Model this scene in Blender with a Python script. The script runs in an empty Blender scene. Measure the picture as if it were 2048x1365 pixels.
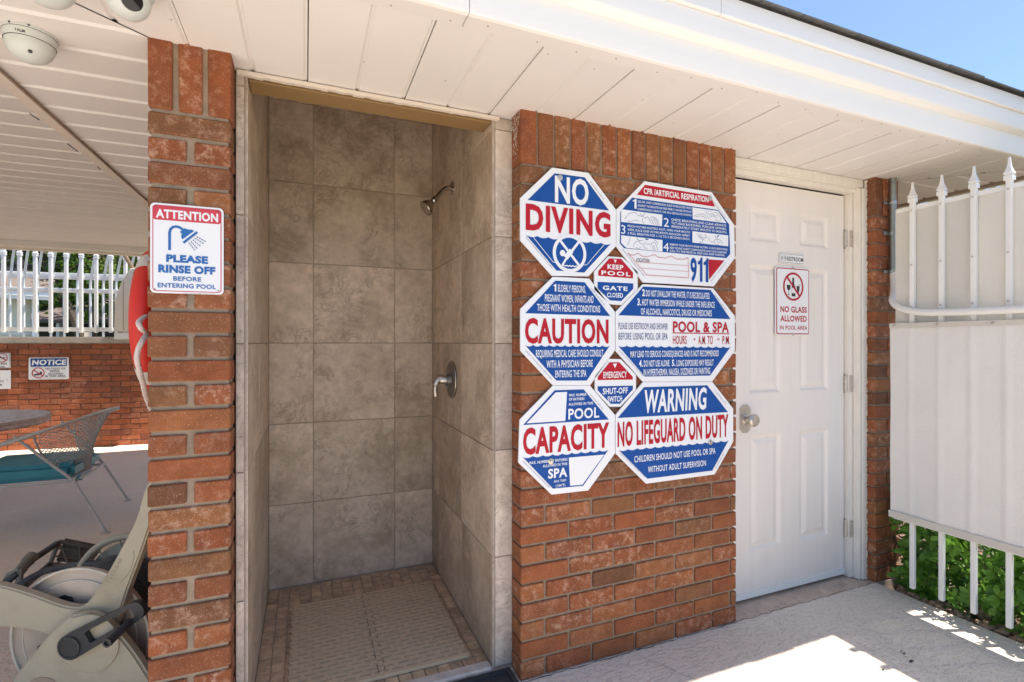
import bpy, bmesh, math, random
from mathutils import Vector, Matrix, noise
random.seed(7)
S = bpy.context.scene
COL = S.collection
R = math.radians
# ------------------------------------------------------------------ camera, world, sun, exposure
TH = R(22.3); FPX = 1005.0; CAMZ = 1.25; CAMY = -1.70; HY = 685.0
ct, st = math.cos(TH), math.sin(TH)
cd = bpy.data.cameras.new('camera'); cam = bpy.data.objects.new('camera', cd); COL.objects.link(cam)
cam.location = (0, CAMY, CAMZ); cam.rotation_euler = (R(90), 0, -TH)
cd.sensor_width = 36; cd.lens = 36 * FPX / 2048; cd.shift_y = (HY - 682.5) / 2048
cd.clip_start = .02; cd.clip_end = 800
S.camera = cam
w = bpy.data.worlds.new('World'); S.world = w; w.use_nodes = True
nt = w.node_tree; bg = nt.nodes['Background']
sky = nt.nodes.new('ShaderNodeTexSky'); sky.sky_type = 'NISHITA'; sky.sun_disc = False
SUNV = Vector((.323, -.115, 1)).normalized()
sky.sun_elevation = math.asin(SUNV.z); sky.sun_rotation = math.atan2(SUNV.x, SUNV.y)
sky.air_density = 1.0; sky.dust_density = .6; sky.ozone_density = 4.0
nt.links.new(sky.outputs[0], bg.inputs[0]); bg.inputs[1].default_value = .075
sd = bpy.data.lights.new('sun', 'SUN'); sd.energy = 2.9; sd.angle = R(.53); sd.color = (1, .93, .83)
so = bpy.data.objects.new('sun', sd); COL.objects.link(so); so.rotation_euler = SUNV.to_track_quat('Z', 'Y').to_euler(); so.location = (3, -3, 8)
S.view_settings.view_transform = 'Standard'; S.view_settings.look = 'None'
S.view_settings.exposure = 1.66; S.view_settings.gamma = 1
S.view_settings.use_curve_mapping = False
S.render.engine = 'CYCLES'
S.cycles.max_bounces = 8; S.cycles.diffuse_bounces = 5; S.cycles.transparent_max_bounces = 12

# ------------------------------------------------------------------ measuring helpers
def ray(px, py):
    a = (px - 1024) / FPX; e = (HY - py) / FPX
    return Vector((st + a * ct, ct - a * st, e))
CAM = Vector((0, CAMY, CAMZ))
def at(px, py, Z): return CAM + ray(px, py) * Z
def onplane(px, py, p0, n):
    d = ray(px, py); return CAM + d * ((Vector(p0) - CAM).dot(Vector(n)) / d.dot(Vector(n)))
def ony(px, py, y): return onplane(px, py, (0, y, 0), (0, 1, 0))
def onz(px, py, z): return onplane(px, py, (0, 0, z), (0, 0, 1))

# ------------------------------------------------------------------ materials
def mat(name, col, rough=.6, var=.0, scale=8, bump=0, bscale=60, metal=0, spec=.5, rand=0, col2=None, mixscale=5, mixlo=.45, mixhi=.6, stretch=(1, 1, 1), trans=0, emis=None):
    m = bpy.data.materials.new(name); m.use_nodes = True
    t = m.node_tree; N = t.nodes; L = t.links; b = N['Principled BSDF']
    b.inputs['Roughness'].default_value = rough; b.inputs['Metallic'].default_value = metal
    b.inputs['Specular IOR Level'].default_value = spec
    tc = N.new('ShaderNodeTexCoord'); oi = N.new('ShaderNodeObjectInfo')
    mp = N.new('ShaderNodeVectorMath'); mp.operation = 'MULTIPLY_ADD'
    cmb = N.new('ShaderNodeCombineXYZ')
    mu = N.new('ShaderNodeMath'); mu.operation = 'MULTIPLY'; mu.inputs[1].default_value = 37.0
    L.new(oi.outputs['Random'], mu.inputs[0])
    for i in range(3): L.new(mu.outputs[0], cmb.inputs[i])
    L.new(tc.outputs['Object'], mp.inputs[0]); mp.inputs[1].default_value = stretch; L.new(cmb.outputs[0], mp.inputs[2])
    vec = mp.outputs[0]
    c = N.new('ShaderNodeRGB'); c.outputs[0].default_value = (*col, 1); cur = c.outputs[0]
    if col2:
        n = N.new('ShaderNodeTexNoise'); n.inputs['Scale'].default_value = mixscale; n.inputs['Detail'].default_value = 8; n.inputs['Roughness'].default_value = .65
        L.new(vec, n.inputs['Vector'])
        mr = N.new('ShaderNodeMapRange'); mr.inputs[1].default_value = mixlo; mr.inputs[2].default_value = mixhi
        L.new(n.outputs[0], mr.inputs[0])
        mx = N.new('ShaderNodeMix'); mx.data_type = 'RGBA'; L.new(mr.outputs[0], mx.inputs[0]); L.new(cur, mx.inputs[6]); mx.inputs[7].default_value = (*col2, 1)
        cur = mx.outputs[2]
    if var or rand:
        n = N.new('ShaderNodeTexNoise'); n.inputs['Scale'].default_value = scale; n.inputs['Detail'].default_value = 8; n.inputs['Roughness'].default_value = .6
        L.new(vec, n.inputs['Vector'])
        mr = N.new('ShaderNodeMapRange'); mr.inputs[1].default_value = .25; mr.inputs[2].default_value = .75
        mr.inputs[3].default_value = 1 - var; mr.inputs[4].default_value = 1 + var; L.new(n.outputs[0], mr.inputs[0])
        mr2 = N.new('ShaderNodeMapRange'); mr2.inputs[3].default_value = 1 - rand; mr2.inputs[4].default_value = 1 + rand; L.new(oi.outputs['Random'], mr2.inputs[0])
        m3 = N.new('ShaderNodeMath'); m3.operation = 'MULTIPLY'; L.new(mr.outputs[0], m3.inputs[0]); L.new(mr2.outputs[0], m3.inputs[1])
        vm = N.new('ShaderNodeVectorMath'); vm.operation = 'SCALE'; L.new(cur, vm.inputs[0]); L.new(m3.outputs[0], vm.inputs['Scale']); cur = vm.outputs[0]
    L.new(cur, b.inputs['Base Color'])
    if bump:
        n = N.new('ShaderNodeTexNoise'); n.inputs['Scale'].default_value = bscale; n.inputs['Detail'].default_value = 6
        L.new(vec, n.inputs['Vector'])
        bu = N.new('ShaderNodeBump'); bu.inputs['Strength'].default_value = min(1, bump); bu.inputs['Distance'].default_value = .002 * max(1, bump)
        L.new(n.outputs[0], bu.inputs['Height']); L.new(bu.outputs[0], b.inputs['Normal'])
    if trans: b.inputs['Transmission Weight'].default_value = trans
    m['vec'] = ''
    return m

def brick_mat(name, ramp, eff=.5, specks=True):
    m = mat(name, (.4, .13, .06), rough=.85, spec=.25)
    t = m.node_tree; N = t.nodes; L = t.links; b = N['Principled BSDF']
    oi = [n for n in N if n.type == 'OBJECT_INFO'][0]; vec = [n for n in N if n.type == 'VECT_MATH'][0].outputs[0]
    rp = N.new('ShaderNodeValToRGB'); L.new(oi.outputs['Random'], rp.inputs[0])
    rp.color_ramp.elements.remove(rp.color_ramp.elements[1])
    for i, (p, c) in enumerate(ramp):
        e = rp.color_ramp.elements[0] if i == 0 else rp.color_ramp.elements.new(p)
        e.position = p; e.color = (*c, 1)
    def nz(s, lo, hi, a, bb, det=6, ro=.6):
        n = N.new('ShaderNodeTexNoise'); n.inputs['Scale'].default_value = s; n.inputs['Detail'].default_value = det; n.inputs['Roughness'].default_value = ro
        L.new(vec, n.inputs['Vector']); r = N.new('ShaderNodeMapRange'); r.inputs[1].default_value = lo; r.inputs[2].default_value = hi; r.inputs[3].default_value = a; r.inputs[4].default_value = bb
        L.new(n.outputs[0], r.inputs[0]); return r.outputs[0]
    v = nz(14, .3, .7, .78, 1.22)
    vm = N.new('ShaderNodeVectorMath'); vm.operation = 'SCALE'; L.new(rp.outputs[0], vm.inputs[0]); L.new(v, vm.inputs['Scale']); cur = vm.outputs[0]
    # darker fired patches
    f = nz(9, .58, .72, 0, .55)
    mx = N.new('ShaderNodeMix'); mx.data_type = 'RGBA'; L.new(f, mx.inputs[0]); L.new(cur, mx.inputs[6]); mx.inputs[7].default_value = (.17, .06, .04, 1); cur = mx.outputs[2]
    # efflorescence, stronger on some bricks
    f = nz(34, .50, .74, 0, eff, 12, .8)
    m2 = N.new('ShaderNodeMath'); m2.operation = 'MULTIPLY'; L.new(f, m2.inputs[0])
    fr = N.new('ShaderNodeMath'); fr.operation = 'FRACT'; ml = N.new('ShaderNodeMath'); ml.operation = 'MULTIPLY'; ml.inputs[1].default_value = 7.31
    L.new(oi.outputs['Random'], ml.inputs[0]); L.new(ml.outputs[0], fr.inputs[0]); L.new(fr.outputs[0], m2.inputs[1])
    mx = N.new('ShaderNodeMix'); mx.data_type = 'RGBA'; L.new(m2.outputs[0], mx.inputs[0]); L.new(cur, mx.inputs[6]); mx.inputs[7].default_value = (.74, .50, .36, 1); cur = mx.outputs[2]
    if specks:
        f = nz(420, .66, .72, 0, .8, 2, .5)
        mx = N.new('ShaderNodeMix'); mx.data_type = 'RGBA'; L.new(f, mx.inputs[0]); L.new(cur, mx.inputs[6]); mx.inputs[7].default_value = (.75, .55, .38, 1); cur = mx.outputs[2]
        f = nz(300, .30, .25, 0, .7, 2, .5)
        mx = N.new('ShaderNodeMix'); mx.data_type = 'RGBA'; L.new(f, mx.inputs[0]); L.new(cur, mx.inputs[6]); mx.inputs[7].default_value = (.10, .045, .03, 1); cur = mx.outputs[2]
    L.new(cur, b.inputs['Base Color'])
    n = N.new('ShaderNodeTexNoise'); n.inputs['Scale'].default_value = 130; n.inputs['Detail'].default_value = 6; L.new(vec, n.inputs['Vector'])
    bu = N.new('ShaderNodeBump'); bu.inputs['Strength'].default_value = .55; bu.inputs['Distance'].default_value = .002
    L.new(n.outputs[0], bu.inputs['Height']); L.new(bu.outputs[0], b.inputs['Normal'])
    return m

RAMP = [(0, (0.196, 0.067, 0.030)), (.15, (0.279, 0.086, 0.033)), (.38, (0.232, 0.070, 0.028)), (.56, (0.289, 0.104, 0.039)), (.72, (0.206, 0.089, 0.038)), (.84, (0.144, 0.060, 0.031)), (.93, (0.248, 0.074, 0.028)), (1, (0.186, 0.086, 0.041))]
M = {}
M['brick'] = brick_mat('fired_clay_brick', RAMP, .85)
M['brick_back'] = brick_mat('garden_wall_brick', [(0, (.30, .095, .045)), (.3, (.42, .135, .06)), (.6, (.35, .105, .048)), (.85, (.24, .09, .055)), (1, (.42, .15, .075))], .8, False)
M['mortar'] = mat('mortar', (.27, .195, .135), .95, .18, 30, .8, 200)
M['mortar_light'] = mat('pale_mortar', (.30, .225, .16), .95, .22, 30, .9, 160)
M['mortar_dark'] = mat('garden_mortar', (.20, .13, .09), .95, .18, 30, .8, 200)
M['coping'] = mat('concrete_coping', (.42, .37, .31), .95, .2, 9, .7, 120)
M['caulk'] = mat('old_white_paint', (.72, .66, .58), .7, .1, 40, .5, 150)
M['grout'] = mat('tile_grout', (.50, .40, .31), .95, .1, 40)
def tile_mat(name, c1, c2, c3, ws=3.2):
    m = mat(name, c1, .42, .20, 26, .28, 70, spec=.35, rand=.15, col2=c2, mixscale=ws, mixlo=.44, mixhi=.62)
    t = m.node_tree; N = t.nodes; L = t.links; b = N['Principled BSDF']
    vec = [n for n in N if n.type == 'VECT_MATH' and n.operation == 'MULTIPLY_ADD'][0].outputs[0]
    cur = b.inputs['Base Color'].links[0].from_socket
    # veins and pits
    n = N.new('ShaderNodeTexNoise'); n.inputs['Scale'].default_value = 6; n.inputs['Detail'].default_value = 10; n.inputs['Roughness'].default_value = .72; n.inputs['Distortion'].default_value = 1.2
    L.new(vec, n.inputs['Vector'])
    ab = N.new('ShaderNodeMath'); ab.operation = 'SUBTRACT'; ab.inputs[1].default_value = .5; L.new(n.outputs[0], ab.inputs[0])
    a2 = N.new('ShaderNodeMath'); a2.operation = 'ABSOLUTE'; L.new(ab.outputs[0], a2.inputs[0])
    r = N.new('ShaderNodeMapRange'); r.inputs[1].default_value = .0; r.inputs[2].default_value = .03; r.inputs[3].default_value = .5; r.inputs[4].default_value = 0; L.new(a2.outputs[0], r.inputs[0])
    n2 = N.new('ShaderNodeTexNoise'); n2.inputs['Scale'].default_value = 4; L.new(vec, n2.inputs['Vector'])
    r2 = N.new('ShaderNodeMapRange'); r2.inputs[1].default_value = .44; r2.inputs[2].default_value = .56; L.new(n2.outputs[0], r2.inputs[0])
    mm = N.new('ShaderNodeMath'); mm.operation = 'MULTIPLY'; L.new(r.outputs[0], mm.inputs[0]); L.new(r2.outputs[0], mm.inputs[1])
    mx = N.new('ShaderNodeMix'); mx.data_type = 'RGBA'; L.new(mm.outputs[0], mx.inputs[0]); L.new(cur, mx.inputs[6]); mx.inputs[7].default_value = (*c3, 1)
    n3 = N.new('ShaderNodeTexNoise'); n3.inputs['Scale'].default_value = 90; n3.inputs['Detail'].default_value = 3; L.new(vec, n3.inputs['Vector'])
    r3 = N.new('ShaderNodeMapRange'); r3.inputs[1].default_value = .64; r3.inputs[2].default_value = .70; r3.inputs[4].default_value = .5; L.new(n3.outputs[0], r3.inputs[0])
    m4 = N.new('ShaderNodeMath'); m4.operation = 'MULTIPLY'; L.new(r3.outputs[0], m4.inputs[0]); L.new(r2.outputs[0], m4.inputs[1])
    mx2 = N.new('ShaderNodeMix'); mx2.data_type = 'RGBA'; L.new(m4.outputs[0], mx2.inputs[0]); L.new(mx.outputs[2], mx2.inputs[6]); mx2.inputs[7].default_value = (.14, .10, .075, 1)
    L.new(mx2.outputs[2], b.inputs['Base Color'])
    return m
M['tile'] = tile_mat('travertine_tile', (.60, .475, .36), (.44, .335, .24), (.20, .14, .095), 4.5)
M['tile_trim'] = tile_mat('travertine_edge_trim', (.60, .51, .43), (.48, .395, .33), (.26, .19, .14), 6)
M['mosaic'] = tile_mat('mosaic_stone', (.64, .44, .27), (.50, .34, .21), (.2, .14, .1), 14)
for n_ in M['mosaic'].node_tree.nodes:
    if n_.type == 'MAP_RANGE' and abs(n_.inputs[3].default_value - .91) < .001: n_.inputs[3].default_value = .68; n_.inputs[4].default_value = 1.3
M['soffit'] = mat('painted_soffit', (.77, .735, .70), .5, .03, 3, .15, 180, spec=.3, rand=.015)
M['soffit_wood'] = mat('painted_ceiling_board', (.71, .665, .61), .55, .05, 3, .5, 30, stretch=(1, 14, 1), spec=.3, rand=.03)
M['fascia'] = mat('white_vinyl_fascia', (.86, .83, .79), .42, .02, 2, .35, 22, stretch=(1, 14, 14), spec=.4)
M['shingle'] = mat('asphalt_shingle', (.10, .095, .09), .95, .4, 60, .9, 300, rand=.25)
M['seam'] = mat('dark_gap', (.02, .017, .014), 1)
M['ochre'] = mat('ochre_painted_wood', (.27, .165, .065), .6, .06, 5, .2, 60)
M['trimpaint'] = mat('cream_trim_paint', (.72, .64, .55), .5, .04, 6)
M['brown'] = mat('brown_trim_edge', (.33, .25, .18), .7, .1, 9)
M['door'] = mat('white_door_paint', (.81, .745, .69), .45, .03, 3, .12, 60, stretch=(6, 6, 1))
M['doorframe'] = mat('door_frame_paint', (.80, .75, .68), .5, .06, 12, .4, 90, stretch=(4, 4, 1))
M['nickel'] = mat('brushed_nickel', (.60, .55, .49), .38, .1, 30, metal=1)
M['hinge'] = mat('painted_worn_hinge', (.55, .50, .43), .4, .3, 60, metal=.5)
M['valveplate'] = mat('dull_valve_plate', (.17, .155, .14), .38, .1, 20, metal=.55)
M['chrome'] = mat('tarnished_chrome', (.45, .42, .38), .2, .1, 30, metal=1)
M['steel'] = mat('galvanised_conduit', (.33, .35, .34), .42, .15, 30, metal=.8)
M['white_metal'] = mat('white_painted_metal', (.80, .79, .76), .4, .03, 8)
M['pipe_white'] = mat('white_painted_conduit', (.76, .745, .71), .5, .05, 12, .2, 60)
M['plastic_mat'] = mat('beige_bath_mat', (.62, .45, .285), .6, .07, 10, .15, 100)
M['rubber'] = mat('black_rubber', (.035, .037, .04), .6, .2, 40, .5, 100)
M['black'] = mat('black_plastic', (.025, .027, .03), .42, .1, 20)
M['beige_plastic'] = mat('beige_plastic', (.42, .365, .26), .48, .06, 6, .15, 120, col2=(.30, .25, .17), mixscale=6, mixlo=.46, mixhi=.75)
M['pinkish_plastic'] = mat('faded_beige_plastic', (.50, .41, .32), .5, .06, 6, .15, 120, col2=(.38, .28, .20), mixscale=2.5, mixlo=.5, mixhi=.75)
M['rim_highlight'] = mat('painted_rim_highlight', (.62, .55, .44), .5, .15, 20)  # lighter tone painted in as the highlight along the reel rim
M['emboss'] = mat('embossed_plastic', (.27, .245, .18), .5)
M['dark_lattice'] = mat('grimy_grey_plastic', (.17, .165, .13), .7, .25, 8)
M['red'] = mat('red_ring_vinyl', (.62, .018, .008), .5, .08, 10, .1, 60)
M['ringwhite'] = mat('white_ring_band', (.62, .57, .51), .5, .06, 10)
M['rope'] = mat('white_rope', (.66, .56, .52), .9, .12, 60, .6, 120)
M['chair_metal'] = mat('grey_white_chair_paint', (.47, .43, .385), .5, .12, 25)
M['teal'] = mat('teal_cushion_vinyl', (.02, .20, .245), .5, .1, 6, .15, 60)
M['tabletop'] = mat('veined_stone_top', (.56, .52, .50), .35, .3, 30, .2, 90, col2=(.34, .22, .18), mixscale=22, mixlo=.5, mixhi=.58)
M['tableedge'] = mat('rough_stone_edge', (.46, .30, .23), .8, .45, 40, 1, 60)
M['sign_white'] = mat('sign_white', (.80, .80, .81), .35, .01, 3)
M['sign_blue'] = mat('sign_blue', (.006, .070, .30), .5, spec=.25)
M['sign_red'] = mat('sign_red', (.45, .010, .022), .5, spec=.25)
M['sign_black'] = mat('sign_black', (.02, .02, .022), .4)
M['sign_navy'] = mat('sign_navy', (.03, .06, .20), .4)
M['att_red'] = mat('attention_red', (.58, .045, .065), .4)
M['att_blue'] = mat('attention_blue', (.02, .13, .40), .4)
M['cam_white'] = mat('camera_housing', (.60, .63, .60), .35, .02, 5)
M['lens'] = mat('camera_lens', (.01, .011, .015), .08)
M['tree_bark'] = mat('tree_bark', (.075, .055, .04), .95, .4, 20, 1, 30)
M['siding'] = mat('cream_lap_siding', (.72, .68, .55), .6, .03, 3)
M['roofgrey'] = mat('brown_roof_shingles', (.17, .13, .11), .95, .25, 12, .7, 40)
M['darkhouse'] = mat('dark_carport', (.06, .055, .045), .9)
M['carpaint'] = mat('silver_car_paint', (.55, .62, .68), .2, 0, 1, metal=.3)
M['glass'] = mat('car_glass', (.25, .33, .40), .08)
M['stone_rock'] = mat('river_stone', (.36, .21, .13), .7, .25, 30, .5, 60, rand=.45, col2=(.45, .33, .24), mixscale=9)
M['soil'] = mat('brown_soil', (.10, .065, .04), 1, .4, 30, 1, 60)
M['ground'] = mat('far_ground', (.11, .12, .05), 1, .3, 1.5, .5, 20)
M['asphalt'] = mat('street_asphalt', (.055, .053, .05), .95, .15, 8)
M['litter'] = mat('dry_black_litter', (.04, .03, .02), .9, .3, 40)
M['wood_pole'] = mat('weathered_wood', (.20, .13, .08), .8, .2, 20)
M['sill'] = mat('stained_bare_concrete', (.55, .43, .34), .95, .22, 20, .8, 90, col2=(.28, .23, .19), mixscale=7, mixlo=.56, mixhi=.68)

def concrete(name, c, c2):
    m = mat(name, c, .8, .05, 1.3, 0, col2=c2, mixscale=1.1, mixlo=.45, mixhi=.8, spec=.3)
    t = m.node_tree; N = t.nodes; L = t.links; b = N['Principled BSDF']
    vec = [n for n in N if n.type == 'VECT_MATH' and n.operation == 'MULTIPLY_ADD'][0].outputs[0]
    mp = N.new('ShaderNodeMapping'); mp.inputs['Scale'].default_value = (1, 1.9, 1); mp.inputs['Rotation'].default_value[2] = .15; L.new(vec, mp.inputs[0])
    n = N.new('ShaderNodeTexNoise'); n.inputs['Scale'].default_value = 34; n.inputs['Detail'].default_value = 5; L.new(mp.outputs[0], n.inputs['Vector'])
    r = N.new('ShaderNodeMapRange'); r.inputs[1].default_value = .40; r.inputs[2].default_value = .50; L.new(n.outputs[0], r.inputs[0])
    n2 = N.new('ShaderNodeTexNoise'); n2.inputs['Scale'].default_value = 160; n2.inputs['Detail'].default_value = 4; L.new(mp.outputs[0], n2.inputs['Vector'])
    ad = N.new('ShaderNodeMath'); ad.operation = 'MULTIPLY_ADD'; ad.inputs[1].default_value = .35; L.new(n2.outputs[0], ad.inputs[0]); L.new(r.outputs[0], ad.inputs[2])
    bu = N.new('ShaderNodeBump'); bu.inputs['Strength'].default_value = .75; bu.inputs['Distance'].default_value = .0042
    L.new(ad.outputs[0], bu.inputs['Height']); L.new(bu.outputs[0], b.inputs['Normal'])
    # dark pits
    n3 = N.new('ShaderNodeTexNoise'); n3.inputs['Scale'].default_value = 75; n3.inputs['Detail'].default_value = 3; L.new(mp.outputs[0], n3.inputs['Vector'])
    r3 = N.new('ShaderNodeMapRange'); r3.inputs[1].default_value = .64; r3.inputs[2].default_value = .68; r3.inputs[4].default_value = .55; L.new(n3.outputs[0], r3.inputs[0])
    cur = b.inputs['Base Color'].links[0].from_socket
    mx = N.new('ShaderNodeMix'); mx.data_type = 'RGBA'; L.new(r3.outputs[0], mx.inputs[0]); L.new(cur, mx.inputs[6]); mx.inputs[7].default_value = (.22, .18, .14, 1)
    L.new(mx.outputs[2], b.inputs['Base Color'])
    return m
M['patio'] = concrete('textured_pool_deck', (.76, .67, .57), (.69, .60, .505))
M['pavfloor'] = concrete('pavilion_floor', (.80, .665, .53), (.70, .57, .45))

def leaf_mat(name, c1, c2, tr=.35):
    m = mat(name, c1, .4, 0, 3, spec=.45)
    t = m.node_tree; N = t.nodes; L = t.links; b = N['Principled BSDF']
    g = N.new('ShaderNodeNewGeometry'); rp = N.new('ShaderNodeValToRGB')
    rp.color_ramp.elements[0].color = (*c1, 1); rp.color_ramp.elements[1].color = (*c2, 1)
    oi = [n for n in N if n.type == 'OBJECT_INFO'][0]
    a = N.new('ShaderNodeMath'); a.operation = 'ADD'; L.new(g.outputs['Random Per Island'], a.inputs[0]); L.new(oi.outputs['Random'], a.inputs[1])
    f = N.new('ShaderNodeMath'); f.operation = 'FRACT'; L.new(a.outputs[0], f.inputs[0]); L.new(f.outputs[0], rp.inputs[0])
    L.new(rp.outputs[0], b.inputs['Base Color'])
    tl = N.new('ShaderNodeBsdfTranslucent'); mixs = N.new('ShaderNodeMixShader'); mixs.inputs[0].default_value = tr
    hs = N.new('ShaderNodeHueSaturation'); hs.inputs['Value'].default_value = 1.3; L.new(rp.outputs[0], hs.inputs['Color']); L.new(hs.outputs[0], tl.inputs[0])
    out = N['Material Output']; L.new(b.outputs[0], mixs.inputs[1]); L.new(tl.outputs[0], mixs.inputs[2]); L.new(mixs.outputs[0], out.inputs[0])
    return m
M['leaf'] = leaf_mat('glossy_shrub_leaf', (.065, .17, .015), (.19, .37, .05))
M['treeleaf'] = leaf_mat('tree_leaf', (.03, .075, .012), (.12, .20, .025), .4)
M['yellowleaf'] = leaf_mat('yellow_green_leaf', (.10, .16, .02), (.24, .28, .05), .4)

def screen_mat(name, alpha, c, tlf=.12):
    m = mat(name, c, .8, .04, 4, .8, 260)
    t = m.node_tree; N = t.nodes; L = t.links; b = N['Principled BSDF']; out = N['Material Output']
    tr = N.new('ShaderNodeBsdfTransparent'); tl = N.new('ShaderNodeBsdfTranslucent'); tl.inputs[0].default_value = (.74, .70, .63, 1)
    m1 = N.new('ShaderNodeMixShader'); m1.inputs[0].default_value = tlf; L.new(b.outputs[0], m1.inputs[1]); L.new(tl.outputs[0], m1.inputs[2])
    m2 = N.new('ShaderNodeMixShader'); m2.inputs[0].default_value = alpha; L.new(tr.outputs[0], m2.inputs[1]); L.new(m1.outputs[0], m2.inputs[2])
    L.new(m2.outputs[0], out.inputs[0]); return m
M['screen_hi'] = screen_mat('woven_privacy_mesh', .985, (.67, .63, .56))
M['screen_lo'] = screen_mat('lower_privacy_mesh', .98, (.74, .715, .68), .03)

# ------------------------------------------------------------------ geometry helpers
class MB:
    def __init__(s): s.v = []; s.f = []
    def add(s, v, f):
        o = len(s.v); s.v += [tuple(p) for p in v]; s.f += [tuple(i + o for i in q) for q in f]; return s
    def box(s, x0, x1, y0, y1, z0, z1):
        return s.add([(x0, y0, z0), (x1, y0, z0), (x1, y1, z0), (x0, y1, z0), (x0, y0, z1), (x1, y0, z1), (x1, y1, z1), (x0, y1, z1)],
                     [(0, 3, 2, 1), (4, 5, 6, 7), (0, 1, 5, 4), (1, 2, 6, 5), (2, 3, 7, 6), (3, 0, 4, 7)])
    def tube(s, pts, r, n=10, cap=True, sq=0):
        pts = [Vector(p) for p in pts]; k = len(pts); rs = r if isinstance(r, (list, tuple)) else [r] * k
        t0 = (pts[1] - pts[0]).normalized(); up = Vector((0, 0, 1)) if abs(t0.z) < .9 else Vector((1, 0, 0))
        a = t0.cross(up).normalized(); vs = []
        for i, p in enumerate(pts):
            t = (pts[min(i + 1, k - 1)] - pts[max(i - 1, 0)]).normalized()
            a = (a - t * a.dot(t)).normalized(); b = t.cross(a)
            for j in range(n):
                an = 2 * math.pi * (j + sq) / n; vs.append(p + (a * math.cos(an) + b * math.sin(an)) * rs[i])
        fs = [(i * n + j, i * n + (j + 1) % n, (i + 1) * n + (j + 1) % n, (i + 1) * n + j) for i in range(k - 1) for j in range(n)]
        if cap: fs += [tuple(range(n - 1, -1, -1)), tuple((k - 1) * n + j for j in range(n))]
        return s.add(vs, fs)
    def lathe(s, prof, n=24, mtx=None, sq=0):
        vs = []; k = len(prof)
        for r, z in prof:
            for j in range(n):
                an = 2 * math.pi * (j + sq) / n; p = Vector((r * math.cos(an), r * math.sin(an), z)); vs.append(mtx @ p if mtx else p)
        fs = [(i * n + j, i * n + (j + 1) % n, (i + 1) * n + (j + 1) % n, (i + 1) * n + j) for i in range(k - 1) for j in range(n)]
        fs += [tuple(range(n - 1, -1, -1)), tuple((k - 1) * n + j for j in range(n))]
        return s.add(vs, fs)
    def prism(s, poly, y0, y1, mtx=None):          # poly of (x,z) extruded along y
        n = len(poly); vs = [Vector((p[0], y0, p[1])) for p in poly] + [Vector((p[0], y1, p[1])) for p in poly]
        if mtx: vs = [mtx @ v for v in vs]
        return s.add(vs, [tuple(range(n)), tuple(range(2 * n - 1, n - 1, -1))] + [(i, i + n, (i + 1) % n + n, (i + 1) % n) for i in range(n)])
    def sweep(s, poly, x0, x1):                    # poly of (y,z) extruded along x
        n = len(poly); vs = [(x0, p[0], p[1]) for p in poly] + [(x1, p[0], p[1]) for p in poly]
        return s.add(vs, [tuple(range(n - 1, -1, -1)), tuple(range(n, 2 * n))] + [(i, (i + 1) % n, (i + 1) % n + n, i + n) for i in range(n)])
    def mesh(s, name, m, smooth=False, bevel=0, seg=1):
        me = bpy.data.meshes.new(name); me.from_pydata([tuple(v) for v in s.v], [], s.f)
        if bevel or smooth:
            bm = bmesh.new(); bm.from_mesh(me)
            bmesh.ops.recalc_face_normals(bm, faces=bm.faces)
            if bevel: bmesh.ops.bevel(bm, geom=[e for e in bm.edges if len(e.link_faces) == 2 and e.calc_face_angle(0) > .5], offset=bevel, segments=seg, affect='EDGES', clamp_overlap=True)
            bm.to_mesh(me); bm.free()
        me.materials.append(m)
        if smooth:
            for p in me.polygons: p.use_smooth = True
            try: me.set_sharp_from_angle(angle=R(38))
            except Exception: pass
        return me
    def build(s, name, m, parent=None, smooth=False, bevel=0, seg=1, loc=None):
        return link(name, s.mesh(name, m, smooth, bevel, seg), parent, loc)
def link(name, me, parent=None, loc=None, rot=None):
    o = bpy.data.objects.new(name, me); COL.objects.link(o)
    if parent: o.parent = parent
    if loc is not None: o.location = loc
    if rot is not None: o.rotation_euler = rot
    return o
def thing(name, label, cat, loc=(0, 0, 0), rz=0, group=None, me=None):
    o = bpy.data.objects.new(name, me); COL.objects.link(o); o.location = loc; o.rotation_euler = (0, 0, rz)
    o['label'] = label; o['category'] = cat
    if group: o['group'] = group
    return o
def struct(o): o['kind'] = 'structure'; return o
def part(name, parent):
    o = bpy.data.objects.new(name, None); COL.objects.link(o); o.parent = parent; return o
def bez(pts, n=8):
    pts = [Vector(p) for p in pts]; out = []
    P = [pts[0] * 2 - pts[1]] + pts + [pts[-1] * 2 - pts[-2]]
    for i in range(1, len(P) - 2):
        for k in range(n):
            t = k / n; a, b, c, d = P[i - 1:i + 3]
            out.append(.5 * ((2 * b) + (c - a) * t + (2 * a - 5 * b + 4 * c - d) * t * t + (3 * b - a - 3 * c + d) * t ** 3))
    out.append(pts[-1]); return out

_bc = {}
def brick_mesh(L, H, D, m, seed=0):
    k = (round(L, 4), round(H, 4), round(D, 4), m.name, seed)
    if k in _bc: return _bc[k]
    rnd = random.Random(hash((round(L, 4), seed)) & 0xffff)
    b = MB().box(-L / 2, L / 2, 0, D, -H / 2, H / 2)
    b.v = [(x + rnd.uniform(-.0012, .0012), y + (rnd.uniform(-.001, .001) if y == 0 else 0), z + rnd.uniform(-.0012, .0012)) for x, y, z in b.v]
    _bc[k] = b.mesh('brick', m, bevel=.0035); return _bc[k]
def put_brick(parent, x0, x1, z0, z1, y, D=.088, m=None, jit=.0015, name='brick'):
    me = brick_mesh(x1 - x0, z1 - z0, D, m or M['brick'], random.randrange(3))
    return link(name, me, parent, ((x0 + x1) / 2, y + random.uniform(-jit, jit), (z0 + z1) / 2), (random.uniform(-.004, .004), random.uniform(-.003, .003), random.uniform(-.004, .004)))

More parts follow.
